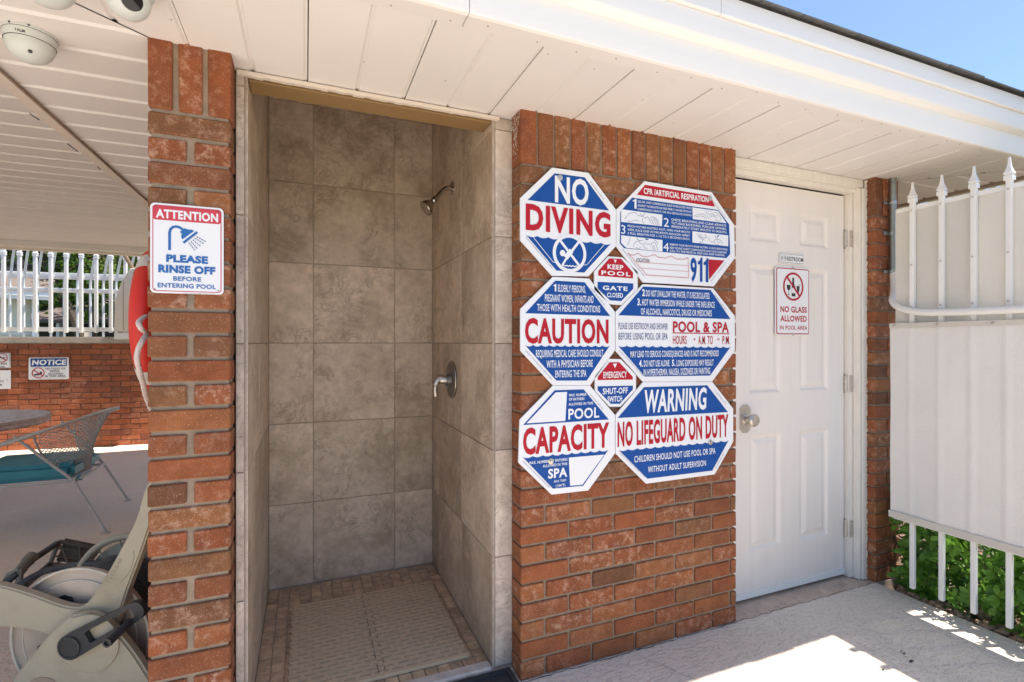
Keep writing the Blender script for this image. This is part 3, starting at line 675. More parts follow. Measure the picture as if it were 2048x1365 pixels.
class Sign:
    def __init__(s, name, label, group, p0, ang=0.0, base=None):
        s.M = Matrix.Translation(p0) @ Matrix.Rotation(ang, 4, 'Z'); s.Mi = s.M.inverted(); s.n = (math.sin(ang), -math.cos(ang), 0); s.p0 = p0
        s.root = thing(name, label, 'sign', p0, ang, group); s.g = {}; s.k = 0
    def loc(s, fr, x, y):
        px, py = FX(fr, x, y); p = s.Mi @ onplane(px, py, s.p0, s.n); return (p.x, p.z)
    def mb(s, nm, m):
        s.k += 1; return s.g.setdefault((nm, m, s.k if nm in ('lettering', 'colour_field', 'fine_print') else 0), MB())
    def poly(s, fr, pts, m, layer=1, nm='colour_field', raw=False):
        q = pts if raw else [s.loc(fr, *p) for p in pts]
        s.mb(nm, m).add([(p[0], -.0004 - layer * .0005, p[1]) for p in q], [tuple(range(len(q)))])
        return q
    def plate(s, q, th=.004, m='sign_white'):
        b = MB().prism(q, 0, th); b.build('plate', M[m], s.root)
    def text(s, fr, t, xl, xr, yt, yb, m, bold=.02, layer=2, nm='lettering', skew=0, sp=1.07, raw=None):
        if raw: u0, u1, v0, v1 = raw
        else:
            u0, v0 = s.loc(fr, xl, yb); _, v1 = s.loc(fr, xl, yt); u1 = s.loc(fr, xr, yb)[0]
        vs, fs = text2d(t, bold, sp); x0 = min(v[0] for v in vs); x1 = max(v[0] for v in vs)
        H0, H1 = -.0 - bold, .729 + bold * .6
        if not any(c.isalpha() and c.isupper() or c.isdigit() for c in t): H0, H1 = min(v[1] for v in vs), max(v[1] for v in vs)
        out = []
        for x, y in vs:
            yy = (y - H0) / (H1 - H0); out.append((u0 + (x - x0) / (x1 - x0) * (u1 - u0) + skew * yy * (v1 - v0), -.0004 - layer * .0005, v0 + yy * (v1 - v0)))
        s.mb(nm, m).add(out, fs)
    def stroke(s, pts, wd, m, layer=2, nm='pictogram', fr=None, closed=False):
        q = [s.loc(fr, *p) for p in pts] if fr else pts
        n = len(q)
        for i in range(n if closed else n - 1):
            a, b = Vector(q[i]), Vector(q[(i + 1) % n]); d = (b - a)
            if d.length < 1e-6: continue
            d.normalize(); e = d * wd * .3; t = Vector((-d.y, d.x)) * wd / 2
            s.mb(nm, m).add([(p.x, -.0004 - layer * .0005 - s.k * .000003, p.y) for p in (a - e - t, b + e - t, b + e + t, a - e + t)], [(0, 1, 2, 3)])
    def one(s, fr, xl, xr, yt, yb, m, layer=2):
        u0, v0 = s.loc(fr, xl, yb); v1 = s.loc(fr, xl, yt)[1]; u1 = s.loc(fr, xr, yb)[0]; W, H = u1 - u0, v1 - v0
        s.mb('lettering', m).add([(u0 + a * W, -.0004 - layer * .0005, v0 + b_ * H) for a, b_ in ((.45, 0), (1, 0), (1, 1), (.68, 1), (.45, .88), (0, .82), (0, .70), (.45, .72))], [tuple(range(8))])
    def disc(s, c, r, m, layer=2, nm='pictogram', ri=0, n=40):
        if ri:
            for i in range(n):
                a, b = 2 * math.pi * i / n, 2 * math.pi * (i + 1) / n
                s.mb(nm, m).add([(c[0] + rr * math.cos(t), -.0004 - layer * .0005 + .00012, c[1] + rr * math.sin(t)) for rr, t in ((ri, a), (r, a), (r, b), (ri, b))], [(0, 1, 2, 3)])
        else: s.mb(nm, m).add([(c[0] + r * math.cos(2 * math.pi * i / n), -.0004 - layer * .0005, c[1] + r * math.sin(2 * math.pi * i / n)) for i in range(n)], [tuple(range(n))])
    def waves(s, a, b, n, dep, rest, m, layer=1):
        pts = []
        for i in range(n):
            for k in range(7):
                t = k / 7; u = a[0] + (b[0] - a[0]) * (i + t) / n; v = a[1] + (b[1] - a[1]) * (i + t) / n
                pts.append((u, v - dep * math.sin(math.pi * t) ** .8))
        pts.append(b); s.poly(None, pts + rest, m, layer, raw=True)
    def bolt(s, c, r=.011):
        MB().lathe([(r, 0), (r, .003), (r * .62, .004), (r * .55, .009), (r * .2, .0095)], 18, Matrix.Translation((c[0], -.001, c[1])) @ Ry).build('screw', M['nickel'], s.root, smooth=True)
    def done(s):
        for (nm, m, _), b in s.g.items(): b.build(nm, M[m], s.root)
YS = -.014
G1 = 'octagonal pool rule signs joined in a cluster'
def mk(name, label, fr, outl, grp=G1):
    c = ony(*FX(fr, *outl[0]), YS); s = Sign(name, label, grp, Vector((c.x, YS, c.z)))
    s.plate([s.loc(fr, *p) for p in outl], .006); return s
def tiny(s, fr, a, b, h, t, m='sign_navy'):
    # tiny print that runs along a sloped edge
    p, q = Vector(s.loc(fr, *a)), Vector(s.loc(fr, *b)); d = (q - p); L_ = d.length; d.normalize(); n = Vector((-d.y, d.x))
    vs, fs = text2d(t, 0); x0 = min(v[0] for v in vs); x1 = max(v[0] for v in vs)
    s.mb('fine_print', m).add([((p + d * ((x - x0) / (x1 - x0) * L_) + n * (y * h)).x, -.0014, (p + d * ((x - x0) / (x1 - x0) * L_) + n * (y * h)).y) for x, y in vs], fs)
# NO DIVING
s = mk('no_diving_sign', 'octagonal NO DIVING sign with crossed-out diver, top left of the cluster', 'A', [(320, 60), (595, 100), (803, 378), (803, 655), (595, 884), (320, 880), (78, 610), (78, 290)])
s.poly('K', [(150, 418), (470, 102), (825, 150), (1115, 545)], 'sign_blue')
s.text('D', 'NO', 517, 955, -6, 357, 'sign_white', .03)
s.text('D', 'DIVING', 137, 1240, 358, 718, 'sign_red', .04, sp=1.12)
a, b = s.loc('K', 130, 832), s.loc('K', 1135, 938)
s.waves((a[0], a[1]), (b[0], b[1]), 8, .006, [s.loc('K', 820, 1280), s.loc('K', 490, 1255)], 'sign_blue')
c = ((s.loc('K', 455, 1050)[0] + s.loc('K', 835, 1050)[0]) / 2, s.loc('K', 645, 1052)[1]); r = (s.loc('K', 835, 1050)[0] - s.loc('K', 455, 1050)[0]) / 2
s.disc(c, r * 1.05, 'sign_white', 2); s.disc(c, r * .86, 'sign_blue', 3)
s.stroke([(c[0] - r * .68, c[1] + r * .75), (c[0] + r * .66, c[1] - r * .72)], .010, 'sign_white', 4)
s.stroke([(c[0] + r * .62, c[1] + r * .74), (c[0] + r * .05, c[1] + r * .05)], .010, 'sign_white', 4); s.stroke([(c[0] + r * .05, c[1] + r * .1), (c[0] - r * .2, c[1] - r * .2)], .02, 'sign_white', 4)
s.stroke([(c[0] - r * .15, c[1] - r * .2), (c[0] - r * .45, c[1] - r * .65)], .008, 'sign_white', 4); s.disc((c[0] - r * .45, c[1] - r * .02), r * .17, 'sign_white', 4)
wv = [(c[0] - r * .5 + r * i * .1, c[1] - r * .72 + (r * .05 if i % 2 else 0)) for i in range(11)]; s.stroke(wv, .004, 'sign_white', 4)
for pts in ([(215, 860), (450, 1155), (500, 1165)], [(1055, 950), (850, 1188), (790, 1190)]): s.stroke(pts, .0022, 'sign_white', 2, fr='K')
s.bolt(s.loc('D', 582, 40)); tiny(s, 'D', (975, 95), (1150, 330), .006, 'NO DIVING SAFETY SIGN FOR POOLS'); tiny(s, 'D', (135, 815), (480, 1215), .006, 'RULES FOR SWIMMING POOLS AND SPA AREAS')
s.done()
# CPR
s = mk('cpr_sign', 'octagonal CPR /ARTIFICIAL RESPIRATION sign with 911, top right of the cluster', 'A', [(1020, 163), (1530, 247), (1700, 495), (1705, 745), (1545, 960), (1010, 930), (807, 655), (807, 378)])
s.poly('C', [(317, 237), (415, 120), (1195, 250), (1243, 380)], 'sign_red')
s.text('C', 'CPR /ARTIFICIAL RESPIRATION', 398, 1165, 152, 226, 'sign_white', .03)
s.poly('C', [(122, 440), (260, 272), (1280, 418), (1412, 590), (1425, 940), (1380, 990), (165, 872), (115, 815)], 'sign_blue')
for q in ([(975, 388), (1278, 430), (1380, 576), (980, 527)], [(130, 410), (620, 475), (612, 612), (130, 560)], [(975, 670), (1400, 720), (1400, 850), (975, 805)], [(130, 718), (620, 775), (620, 912), (190, 868), (130, 810)]): s.poly('C', q, 'sign_white', 2)
s.one('C', 268, 312, 282, 400, 'sign_white')
for t, x0, x1, y0, y1 in (('2', 635, 697, 505, 614), ('3', 130, 180, 590, 698), ('4', 632, 695, 798, 905)): s.text('C', t, x0, x1, y0, y1, 'sign_white', .0)
for t, x0, x1, y0, y1 in (('USE CPR. CHEST COMPRESSIONS, PLACE INTERLOCKED HANDS', 325, 965, 303, 330), ('AGAINST THE BREASTBONE PRESS FIRMLY 2 INCHES DOWN-UP', 325, 965, 348, 375), ('COMPRESSIONS A MINUTE. THIS WILL KEEP BLOOD FLOWING', 325, 965, 392, 418),
        ('CHECK BREATHING AND CLEAR AIRWAYS.', 725, 1380, 515, 545), ('TILT HEAD BACKWARD, PUSH JAW UPWARD,', 725, 1380, 556, 586), ('IMMEDIATELY START MOUTH TO MOUTH.', 725, 1385, 598, 628),
        ('PINCH VICTIMS NOSTRILS SHUT, OPEN YOUR MOUTH', 207, 945, 592, 620), ('WIDE, PLACE OVER VICTIMS MOUTH AND BLOW. REPEAT', 207, 945, 635, 663), ('2 FULL BREATHS FOR 1-1/2 TO 2 SECONDS EACH.', 207, 945, 677, 706),
        ('REMOVE YOUR MOUTH FROM VICTIM\'S. CHECK BREATHING.', 708, 1395, 812, 838), ('KEEP DOING CHEST COMPRESSIONS AND HAVE SOMEONE', 708, 1380, 852, 878), ('CALL 911 FOR MEDICAL HELP AND KEEP PUMPING.', 708, 1362, 888, 914)):
    s.text('C', t, x0, x1, y0, y1, 'sign_white', .012)
for pts in ([(172, 535), (190, 500), (225, 462), (262, 452), (300, 455), (330, 480), (352, 490)], [(205, 545), (228, 556), (270, 548), (290, 540), (335, 548)], [(352, 450), (362, 478), (392, 484), (408, 468), (412, 452)], [(360, 492), (395, 500), (412, 520), (430, 505), (452, 508), (462, 538), (480, 545)],
            [(385, 520), (380, 555), (400, 580)], [(478, 520), (495, 500), (530, 512), (556, 540), (582, 605)], [(490, 530), (505, 570), (520, 590)], [(505, 520), (530, 560), (545, 598)], [(520, 516), (548, 550), (562, 600)], [(470, 560), (490, 580)],
            [(995, 490), (1040, 472), (1090, 468), (1140, 490), (1170, 525)], [(1010, 505), (1060, 490), (1110, 500), (1140, 530)], [(1130, 420), (1138, 448), (1165, 470), (1200, 478)], [(1158, 424), (1168, 448)], [(1188, 428), (1196, 452)], [(1200, 478), (1225, 455), (1255, 450), (1285, 478), (1310, 520), (1308, 548)], [(1180, 500), (1215, 490), (1245, 500), (1262, 530)], [(1220, 470), (1238, 490), (1268, 486)], [(1240, 535), (1270, 545), (1300, 560)],
            [(1030, 700), (1050, 722), (1082, 745), (1118, 752), (1140, 735), (1122, 705)], [(1045, 730), (1075, 760), (1110, 768)], [(1060, 700), (1090, 728)], [(1100, 770), (1090, 795), (1050, 812)], [(1160, 745), (1180, 782), (1210, 802), (1232, 790), (1245, 770), (1270, 765), (1300, 775), (1325, 800), (1318, 830)], [(1230, 800), (1250, 825), (1290, 836)], [(1243, 722), (1250, 745), (1275, 752)], [(1262, 770), (1280, 800), (1300, 805)],
            [(236, 738), (228, 780), (205, 835)], [(318, 742), (326, 775), (360, 782), (385, 778)], [(410, 752), (428, 772), (452, 765)], [(275, 855), (282, 820), (310, 795), (345, 790), (352, 815), (392, 828), (398, 860), (440, 880)], [(300, 862), (330, 875), (360, 868)], [(400, 820), (420, 810), (440, 826), (470, 820)], [(478, 850), (488, 818), (512, 806), (540, 825), (562, 895)], [(495, 850), (515, 900)], [(510, 840), (535, 900)], [(515, 770), (545, 792), (560, 825)]):
    q = [s.loc('C', *p) for p in pts]; q = [(p.x, p.y) for p in bez([Vector((a_, b_, 0)) for a_, b_ in q], 3)]; s.stroke(q, .0014, 'sign_navy', 3)
s.poly('C', [(1262, 745), (1275, 720), (1292, 712), (1285, 735)], 'sign_navy', 3, 'pictogram'); s.poly('C', [(410, 765), (440, 758), (458, 768), (430, 778)], 'sign_navy', 3, 'pictogram')
zz = [(205, 922), (235, 950), (285, 955), (330, 930), (370, 965), (440, 975), (525, 948), (570, 980), (650, 990), (725, 965), (780, 1000), (870, 1005), (922, 985)]
s.stroke(zz, .0018, 'sign_red', 2, fr='C'); s.stroke([(922, 985), (930, 1225), (430, 1190), (205, 922)], .0018, 'sign_red', 2, fr='C')
for a, b in (((320, 1037), (925, 1082)), ((375, 1110), (927, 1150))): s.stroke([a, b], .0012, 'sign_red', 2, fr='C')
s.text('C', 'LOCATION:', 310, 470, 985, 1030, 'sign_black', .01)
s.text('C', '9', 952, 1028, 972, 1268, 'sign_blue', .03); s.one('C', 1040, 1095, 980, 1268, 'sign_blue'); s.one('C', 1108, 1165, 988, 1272, 'sign_blue')
s.poly('C', [(1168, 1005), (1357, 1017), (1175, 1245)], 'sign_red')
s.bolt(s.loc('C', 1182, 283)); tiny(s, 'C', (1225, 330), (1360, 515), .006, 'CARDIO PULMONARY RESUSCITATION'); tiny(s, 'C', (135, 880), (400, 1205), .006, 'CONSULT WITH YOUR LOCAL HEALTH CODES'); tiny(s, 'C', (1200, 1265), (1380, 1040), .006, 'SAFETY SIGN POOL')
s.done()
# KEEP POOL GATE CLOSED
s = mk('keep_gate_closed_sign', 'small octagonal KEEP POOL GATE CLOSED sign between the upper four plates', 'A', [(745, 732), (852, 740), (968, 850), (968, 978), (845, 1102), (755, 1095), (640, 985), (640, 845)])
s.poly('A', [(668, 880), (668, 845), (752, 748), (842, 752), (932, 855), (932, 900)], 'sign_red')
s.poly('A', [(785, 757), (797, 785), (808, 759)], 'sign_white', 2)
s.text('A', 'KEEP', 738, 858, 790, 828, 'sign_white', .03); s.text('A', 'POOL', 692, 912, 838, 872, 'sign_white', .03, sp=1.25)
s.poly('A', [(664, 926), (934, 938), (934, 978), (843, 1072), (758, 1066), (664, 978)], 'sign_blue')
s.text('A', 'GATE', 702, 890, 952, 987, 'sign_white', .03, sp=1.15); s.text('A', 'CLOSED', 735, 855, 1005, 1042, 'sign_white', .02)
s.done()
# CAUTION
s = mk('caution_sign', 'octagonal CAUTION health conditions sign, middle left of the cluster', 'B', [(255, 42), (470, 52), (623, 250), (623, 478), (475, 686), (255, 686), (62, 480), (62, 232)])
s.poly('B', [(90, 258), (268, 65), (443, 75), (594, 275)], 'sign_blue')
s.one('B', 257, 274, 84, 128, 'sign_white'); s.text('B', 'ELDERLY PERSONS,', 284, 448, 86, 130, 'sign_white', .012)
s.text('B', 'PREGNANT WOMEN, INFANTS AND', 206, 495, 142, 188, 'sign_white', .012); s.text('B', 'THOSE WITH HEALTH CONDITIONS', 160, 534, 200, 244, 'sign_white', .012)
s.text('B', 'CAUTION', 88, 584, 280, 438, 'sign_red', .035)
s.waves(s.loc('B', 88, 446), s.loc('B', 592, 450), 11, .006, [s.loc('B', 455, 658), s.loc('B', 275, 658)], 'sign_blue')
s.text('B', 'REQUIRING MEDICAL CARE SHOULD CONSULT', 153, 552, 474, 520, 'sign_white', .012); s.text('B', 'WITH A PHYSICIAN BEFORE', 216, 490, 536, 582, 'sign_white', .012); s.text('B', 'ENTERING THE SPA', 268, 452, 596, 640, 'sign_white', .012)
tiny(s, 'B', (478, 110), (560, 215), .006, 'SPA SAFETY RULES CAUTION SIGN'); tiny(s, 'B', (90, 482), (245, 652), .006, 'CONSULT WITH YOUR LOCAL HEALTH CODES')
s.done()
# HOURS
s = mk('pool_hours_sign', 'octagonal POOL & SPA HOURS sign, middle right of the cluster', 'B', [(790, 85), (1205, 110), (1335, 275), (1335, 480), (1200, 663), (790, 665), (627, 480), (627, 250)])
s.poly('B', [(643, 270), (790, 100), (1190, 120), (1308, 293)], 'sign_blue')
s.text('B', '2', 783, 800, 113, 156, 'sign_white', .03); s.text('B', 'DO NOT SWALLOW THE WATER, IT IS RECIRCULATED.', 806, 1186, 118, 158, 'sign_white', .012)
s.text('B', '3.', 755, 777, 168, 212, 'sign_white', .03); s.text('B', 'HOT WATER IMMERSION WHILE UNDER THE INFLUENCE', 783, 1214, 172, 212, 'sign_white', .012); s.text('B', 'OF ALCOHOL, NARCOTICS, DRUGS OR MEDICINES', 776, 1196, 226, 266, 'sign_white', .012)
s.text('B', 'PLEASE USE RESTROOM AND SHOWER', 643, 935, 312, 352, 'sign_navy', .0); s.text('B', 'BEFORE USING POOL OR SPA', 643, 935, 372, 415, 'sign_navy', .0)
s.text('B', 'POOL & SPA', 966, 1298, 303, 370, 'sign_red', .03); s.stroke([(966, 375), (1300, 380)], .004, 'sign_red', 2, fr='B', nm='lettering')
s.text('B', 'HOURS', 966, 1048, 388, 442, 'sign_red', .01); s.text('B', '8', 1090, 1099, 405, 420, 'sign_red', .01); s.text('B', 'A.M. TO', 1117, 1203, 390, 442, 'sign_red', .01); s.text('B', '10', 1228, 1242, 405, 420, 'sign_red', .01); s.text('B', 'P.M.', 1260, 1305, 390, 442, 'sign_red', .01)
s.waves(s.loc('B', 640, 450), s.loc('B', 1310, 456), 14, .006, [s.loc('B', 1187, 628), s.loc('B', 800, 634)], 'sign_blue')
s.text('B', 'MAY LEAD TO SERIOUS CONSEQUENCES AND IS NOT RECOMMENDED', 714, 1238, 480, 520, 'sign_white', .012)
s.text('B', '4.', 764, 787, 534, 576, 'sign_white', .03); s.text('B', 'DO NOT USE ALONE.', 793, 948, 536, 576, 'sign_white', .012); s.text('B', '5.', 960, 980, 532, 572, 'sign_white', .03); s.text('B', 'LONG EXPOSURE MAY RESULT', 988, 1207, 534, 573, 'sign_white', .012)
s.text('B', 'IN HYPERTHERMIA, NAUSEA, DIZZINESS OR FAINTING', 792, 1187, 588, 630, 'sign_white', .012)
tiny(s, 'B', (1213, 150), (1280, 240), .006, 'SPA SAFETY RULES SIGN'); tiny(s, 'B', (645, 480), (790, 632), .006, 'CONSULT WITH YOUR LOCAL HEALTH CODES')
s.done()
# EMERGENCY
s = mk('emergency_switch_sign', 'small octagonal EMERGENCY SHUT-OFF SWITCH sign between the lower four plates', 'B', [(585, 529), (658, 531), (748, 625), (748, 712), (655, 813), (592, 813), (505, 718), (505, 632)])
s.poly('B', [(520, 655), (520, 635), (590, 549), (648, 549), (728, 635), (728, 652)], 'sign_red'); s.poly('B', [(610, 557), (622, 584), (634, 557)], 'sign_white', 2)
s.text('B', 'EMERGENCY', 553, 693, 604, 644, 'sign_white', .02)
s.poly('B', [(520, 692), (729, 688), (729, 710), (652, 796), (598, 796), (520, 716)], 'sign_blue')
s.text('B', 'SHUT-OFF', 550, 698, 702, 740, 'sign_white', .025); s.text('B', 'SWITCH', 578, 664, 750, 786, 'sign_white', .025)
s.done()
# CAPACITY
s = mk('capacity_sign', 'octagonal pool and spa CAPACITY sign with blank boxes, bottom left of the cluster', 'B', [(255, 688), (475, 688), (623, 862), (623, 1090), (465, 1310), (247, 1335), (50, 1145), (58, 890)])
s.poly('H', [(92, 515), (450, 120), (780, 110), (1065, 452)], 'sign_blue'); s.poly('H', [(130, 495), (462, 143), (590, 138), (570, 467)], 'sign_white', 2)
for t, x0, x1, y0, y1 in (('MAX. NUMBER', 614, 812, 158, 190), ('OF BATHERS', 612, 788, 206, 238), ('ALLOWED IN THIS', 608, 886, 262, 294)): s.text('H', t, x0, x1, y0, y1, 'sign_white', .02)
s.text('H', 'POOL', 605, 955, 325, 452, 'sign_white', .025)
s.text('H', 'CAPACITY', 90, 1070, 540, 858, 'sign_red', .035)
s.waves(s.loc('H', 85, 878), s.loc('H', 1062, 795), 9, .006, [s.loc('H', 775, 1205), s.loc('H', 430, 1238)], 'sign_blue'); s.poly('H', [(610, 885), (1015, 850), (765, 1192), (625, 1205)], 'sign_white', 2)
s.text('H', 'MAX. NUMBER OF BATHERS', 160, 595, 930, 962, 'sign_white', .02); s.text('H', 'ALLOWED IN THIS', 315, 592, 965, 997, 'sign_white', .02); s.text('H', 'SPA', 375, 592, 1012, 1125, 'sign_white', .03)
s.text('H', 'MAX TEMP.', 443, 585, 1142, 1170, 'sign_white', .01); s.text('H', '(104°F)', 462, 570, 1190, 1222, 'sign_white', .01)
s.bolt(s.loc('H', 405, 925)); tiny(s, 'H', (850, 170), (995, 340), .006, 'POOL CAPACITY SAFETY SIGN'); tiny(s, 'H', (85, 930), (390, 1230), .006, 'CONSULT WITH YOUR LOCAL HEALTH CODES')
s.done()
# WARNING
s = mk('no_lifeguard_sign', 'octagonal WARNING NO LIFEGUARD ON DUTY sign, bottom right of the cluster', 'B', [(790, 667), (1200, 665), (1325, 825), (1325, 1020), (1215, 1215), (808, 1270), (627, 1090), (627, 862)])
s.poly('B', [(638, 880), (795, 697), (1170, 686), (1293, 845)], 'sign_blue'); s.text('B', 'WARNING', 792, 1162, 708, 852, 'sign_white', .03, skew=.05)
s.text('B', 'NO LIFEGUARD ON DUTY', 638, 1295, 898, 1052, 'sign_red', .03)
s.waves(s.loc('B', 645, 1070), s.loc('B', 1297, 1012), 13, .006, [s.loc('B', 1200, 1192), s.loc('B', 815, 1240)], 'sign_blue')
s.text('B', 'CHILDREN SHOULD NOT USE POOL OR SPA', 737, 1218, 1104, 1144, 'sign_white', .012); s.text('B', 'WITHOUT ADULT SUPERVISION', 818, 1162, 1166, 1204, 'sign_white', .012)
s.bolt(s.loc('B', 1188, 1024)); tiny(s, 'B', (1210, 715), (1280, 800), .006, 'WARNING SAFETY SIGN'); tiny(s, 'B', (650, 1090), (800, 1232), .006, 'CONSULT WITH YOUR LOCAL HEALTH CODES'); tiny(s, 'B', (1220, 1180), (1270, 1090), .006, 'NO LIFEGUARD SIGN')
s.done()
def rrect(q, r):
    # rounded quadrilateral from 4 corners (u,v)
    out = []; n = 4
    for i in range(4):
        p, a, b = Vector(q[i]), Vector(q[i - 1]), Vector(q[(i + 1) % 4]); d1 = (a - p).normalized(); d2 = (b - p).normalized()
        for k in range(6):
            t = k / 5; x = p + d1 * r * (1 - t) ** 1.7 + d2 * r * t ** 1.7; out.append((x.x, x.y))
    return out
def inset(u0, u1, v0, v1, d): return [(u0 + d, v0 + d), (u1 - d, v0 + d), (u1 - d, v1 - d), (u0 + d, v1 - d)]
# ATTENTION sign on the left pier
P0 = ony(*FX('E', 70, 1260), -.006); s = Sign('rinse_off_sign', 'ATTENTION PLEASE RINSE OFF sign with blue shower head on the left brick pier', None, Vector((P0.x, -.006, P0.z)))
u0, u1 = 0, s.loc('E', 1073, 600)[0]; v0, v1 = s.loc('E', 70, 1268)[1], s.loc('E', 70, 32)[1]
s.plate(rrect(inset(u0, u1, v0, v1, 0), .012), .0035)
s.poly(None, rrect(inset(u0, u1, v0, v1, .0055), .009), 'att_red', 1, raw=True); hd = .0345
s.poly(None, rrect(inset(u0, u1, v0, v1, .0078), .0075), 'sign_white', 2, raw=True)
s.poly(None, rrect([(u0 + .0078, v1 - .0078 - .040), (u1 - .0078, v1 - .0078 - .040), (u1 - .0078, v1 - .0078), (u0 + .0078, v1 - .0078)], .005), 'att_red', 3, raw=True)
s.text('E', 'ATTENTION', 150, 1000, 118, 244, 'sign_white', .04, layer=4)
for t, x0, x1, y0, y1, bo in (('PLEASE', 292, 862, 742, 850, .055), ('RINSE OFF', 184, 962, 880, 992, .055), ('BEFORE', 388, 770, 1042, 1106, .025), ('ENTERING POOL', 175, 968, 1130, 1196, .025)): s.text('E', t, x0, x1, y0, y1, 'att_blue', bo, layer=4)
arcp = [(338, 680), (338, 450), (350, 405), (385, 375), (430, 368), (470, 378), (505, 400), (530, 425)]
s.stroke(arcp, .0066, 'att_blue', 4, fr='E')
s.poly('E', [(478, 440), (540, 392), (600, 412), (640, 410), (672, 430), (510, 545), (495, 505), (505, 470)], 'att_blue', 4)
s.stroke([(535, 585), (708, 450)], .0062, 'att_blue', 5, fr='E')
for (a, b) in (((705, 505), (840, 580)), ((680, 525), (812, 608)), ((655, 548), (768, 645)), ((630, 570), (722, 675)), ((602, 590), (690, 700))):
    A_, B_ = Vector(a), Vector(b)
    for k in range(4): p, q = A_.lerp(B_, k / 4 + .02), A_.lerp(B_, k / 4 + .15); s.stroke([tuple(p), tuple(q)], .0022, 'sign_navy', 4, fr='E')
for p in ((142, 90), (1005, 160), (138, 1220), (1000, 1243)): s.disc(s.loc('E', *p), .0016, 'sign_black', 5, nm='screw_hole')
s.text('E', 'mypoolsigns 800 555 safety', 515, 955, 1270, 1278, 'sign_black', 0, layer=4, nm='fine_print')
s.done()
# door signs
P0 = ony(*FX('F', 372, 700), DY - .006); s = Sign('restroom_sign', 'small RESTROOM plate with two figures on the white door', None, Vector((P0.x, DY - .006, P0.z)))
u1 = s.loc('F', 560, 680)[0]; v0, v1 = s.loc('F', 372, 706)[1], s.loc('F', 372, 628)[1]
s.plate(rrect(inset(0, u1, v0, v1, 0), .004), .003)
s.poly(None, inset(0, u1, v0, v1, .004), 'sign_black', 1, raw=True); s.poly(None, inset(0, u1, v0, v1, .0055), 'sign_white', 2, raw=True)
s.text('F', 'RESTROOM', 428, 552, 657, 690, 'sign_black', .02, layer=3)
for x in (392, 415): s.disc(s.loc('F', x, 653), .0022, 'sign_black', 3, n=12); s.stroke([(x, 660), (x, 676)], .006, 'sign_black', 3, fr='F'); s.stroke([(x, 672), (x, 690)], .0028, 'sign_black', 3, fr='F')
s.stroke([(403, 650), (403, 690)], .001, 'sign_black', 3, fr='F'); s.done()
P0 = ony(*FX('F', 343, 1250), DY - .007); s = Sign('no_glass_sign', 'NO GLASS ALLOWED IN POOL AREA sign with crossed-out bottle on the white door', None, Vector((P0.x, DY - .007, P0.z)))
u1 = s.loc('F', 605, 1000)[0]; v0, v1 = s.loc('F', 343, 1257)[1], s.loc('F', 343, 729)[1]
s.plate(rrect(inset(0, u1, v0, v1, 0), .014), .003)
s.poly(None, rrect(inset(0, u1, v0, v1, .0065), .010), 'sign_red', 1, raw=True); s.poly(None, rrect(inset(0, u1, v0, v1, .0115), .008), 'sign_white', 2, raw=True)
cl_, cr_ = s.loc('F', 400, 880)[0], s.loc('F', 553, 880)[0]; c = ((cl_ + cr_) / 2, s.loc('F', 476, 887)[1]); r = (cr_ - cl_) / 2
s.poly('F', [(470, 820), (484, 820), (484, 868), (494, 890), (494, 962), (466, 960), (466, 888), (470, 868)], 'sign_black', 3, 'pictogram'); s.poly('F', [(467, 895), (493, 897), (493, 938), (467, 936)], 'sign_white', 4, 'pictogram')
s.poly('F', [(428, 872), (458, 876), (455, 905), (446, 915), (439, 914), (430, 902)], 'sign_black', 3, 'pictogram'); s.stroke([(443, 912), (443, 944)], .003, 'sign_black', 3, fr='F'); s.stroke([(434, 945), (452, 947)], .003, 'sign_black', 3, fr='F')
s.poly('F', [(502, 882), (527, 885), (520, 935), (508, 934)], 'sign_black', 3, 'pictogram'); s.stroke([(515, 885), (522, 872), (530, 872)], .002, 'sign_black', 3, fr='F')
s.disc(c, r, 'sign_red', 5, ri=r * .86); s.stroke([(c[0] - r * .62, c[1] + r * .66), (c[0] + r * .62, c[1] - r * .66)], .0105, 'sign_red', 6)
for t, x0, x1, y0, y1, bo in (('NO GLASS', 380, 580, 1032, 1080, .03), ('ALLOWED', 380, 580, 1102, 1150, .03), ('IN POOL AREA', 375, 584, 1180, 1212, .02)): s.text('F', t, x0, x1, y0, y1, 'sign_red', bo, layer=3)
for p in ((472, 748), (478, 1249)): s.bolt(s.loc('F', *p), .006)
s.done()
# signs on the garden wall
nrm = Vector((math.sin(gang), -math.cos(gang), 0)); wp0 = Vector((A.x, A.y, 0)) + nrm * .012
def wsign(name, label, fr, corner):
    p = onplane(*FX(fr, *corner), wp0, nrm); return Sign(name, label, None, p, gang)
s = wsign('notice_sign', 'blue and white NOTICE no food or drink sign on the garden wall', 'G', (300, 525))
u1 = s.loc('G', 722, 500)[0]; v1 = s.loc('G', 300, 292)[1]
s.plate(rrect(inset(0, u1, 0, v1, 0), .012), .003); s.poly('G', [(322, 388), (322, 302), (702, 298), (702, 380)], 'sign_blue')
s.text('G', 'NOTICE', 335, 690, 313, 372, 'sign_white', .045, skew=.12)
for t, x0, x1, y0, y1 in (('NO FOOD OR', 478, 688, 398, 418), ('DRINK', 525, 630, 424, 444), ('ALLOWED', 503, 662, 452, 472), ('IN THIS AREA', 472, 692, 477, 498)): s.text('G', t, x0, x1, y0, y1, 'sign_black', .02)
c = s.loc('G', 402, 453); r = s.loc('G', 470, 450)[0] - c[0]
s.poly('G', [(360, 465), (412, 455), (440, 452), (438, 470), (362, 482)], 'sign_black', 2, 'pictogram'); s.poly('G', [(418, 440), (440, 440), (436, 470), (421, 470)], 'sign_black', 2, 'pictogram')
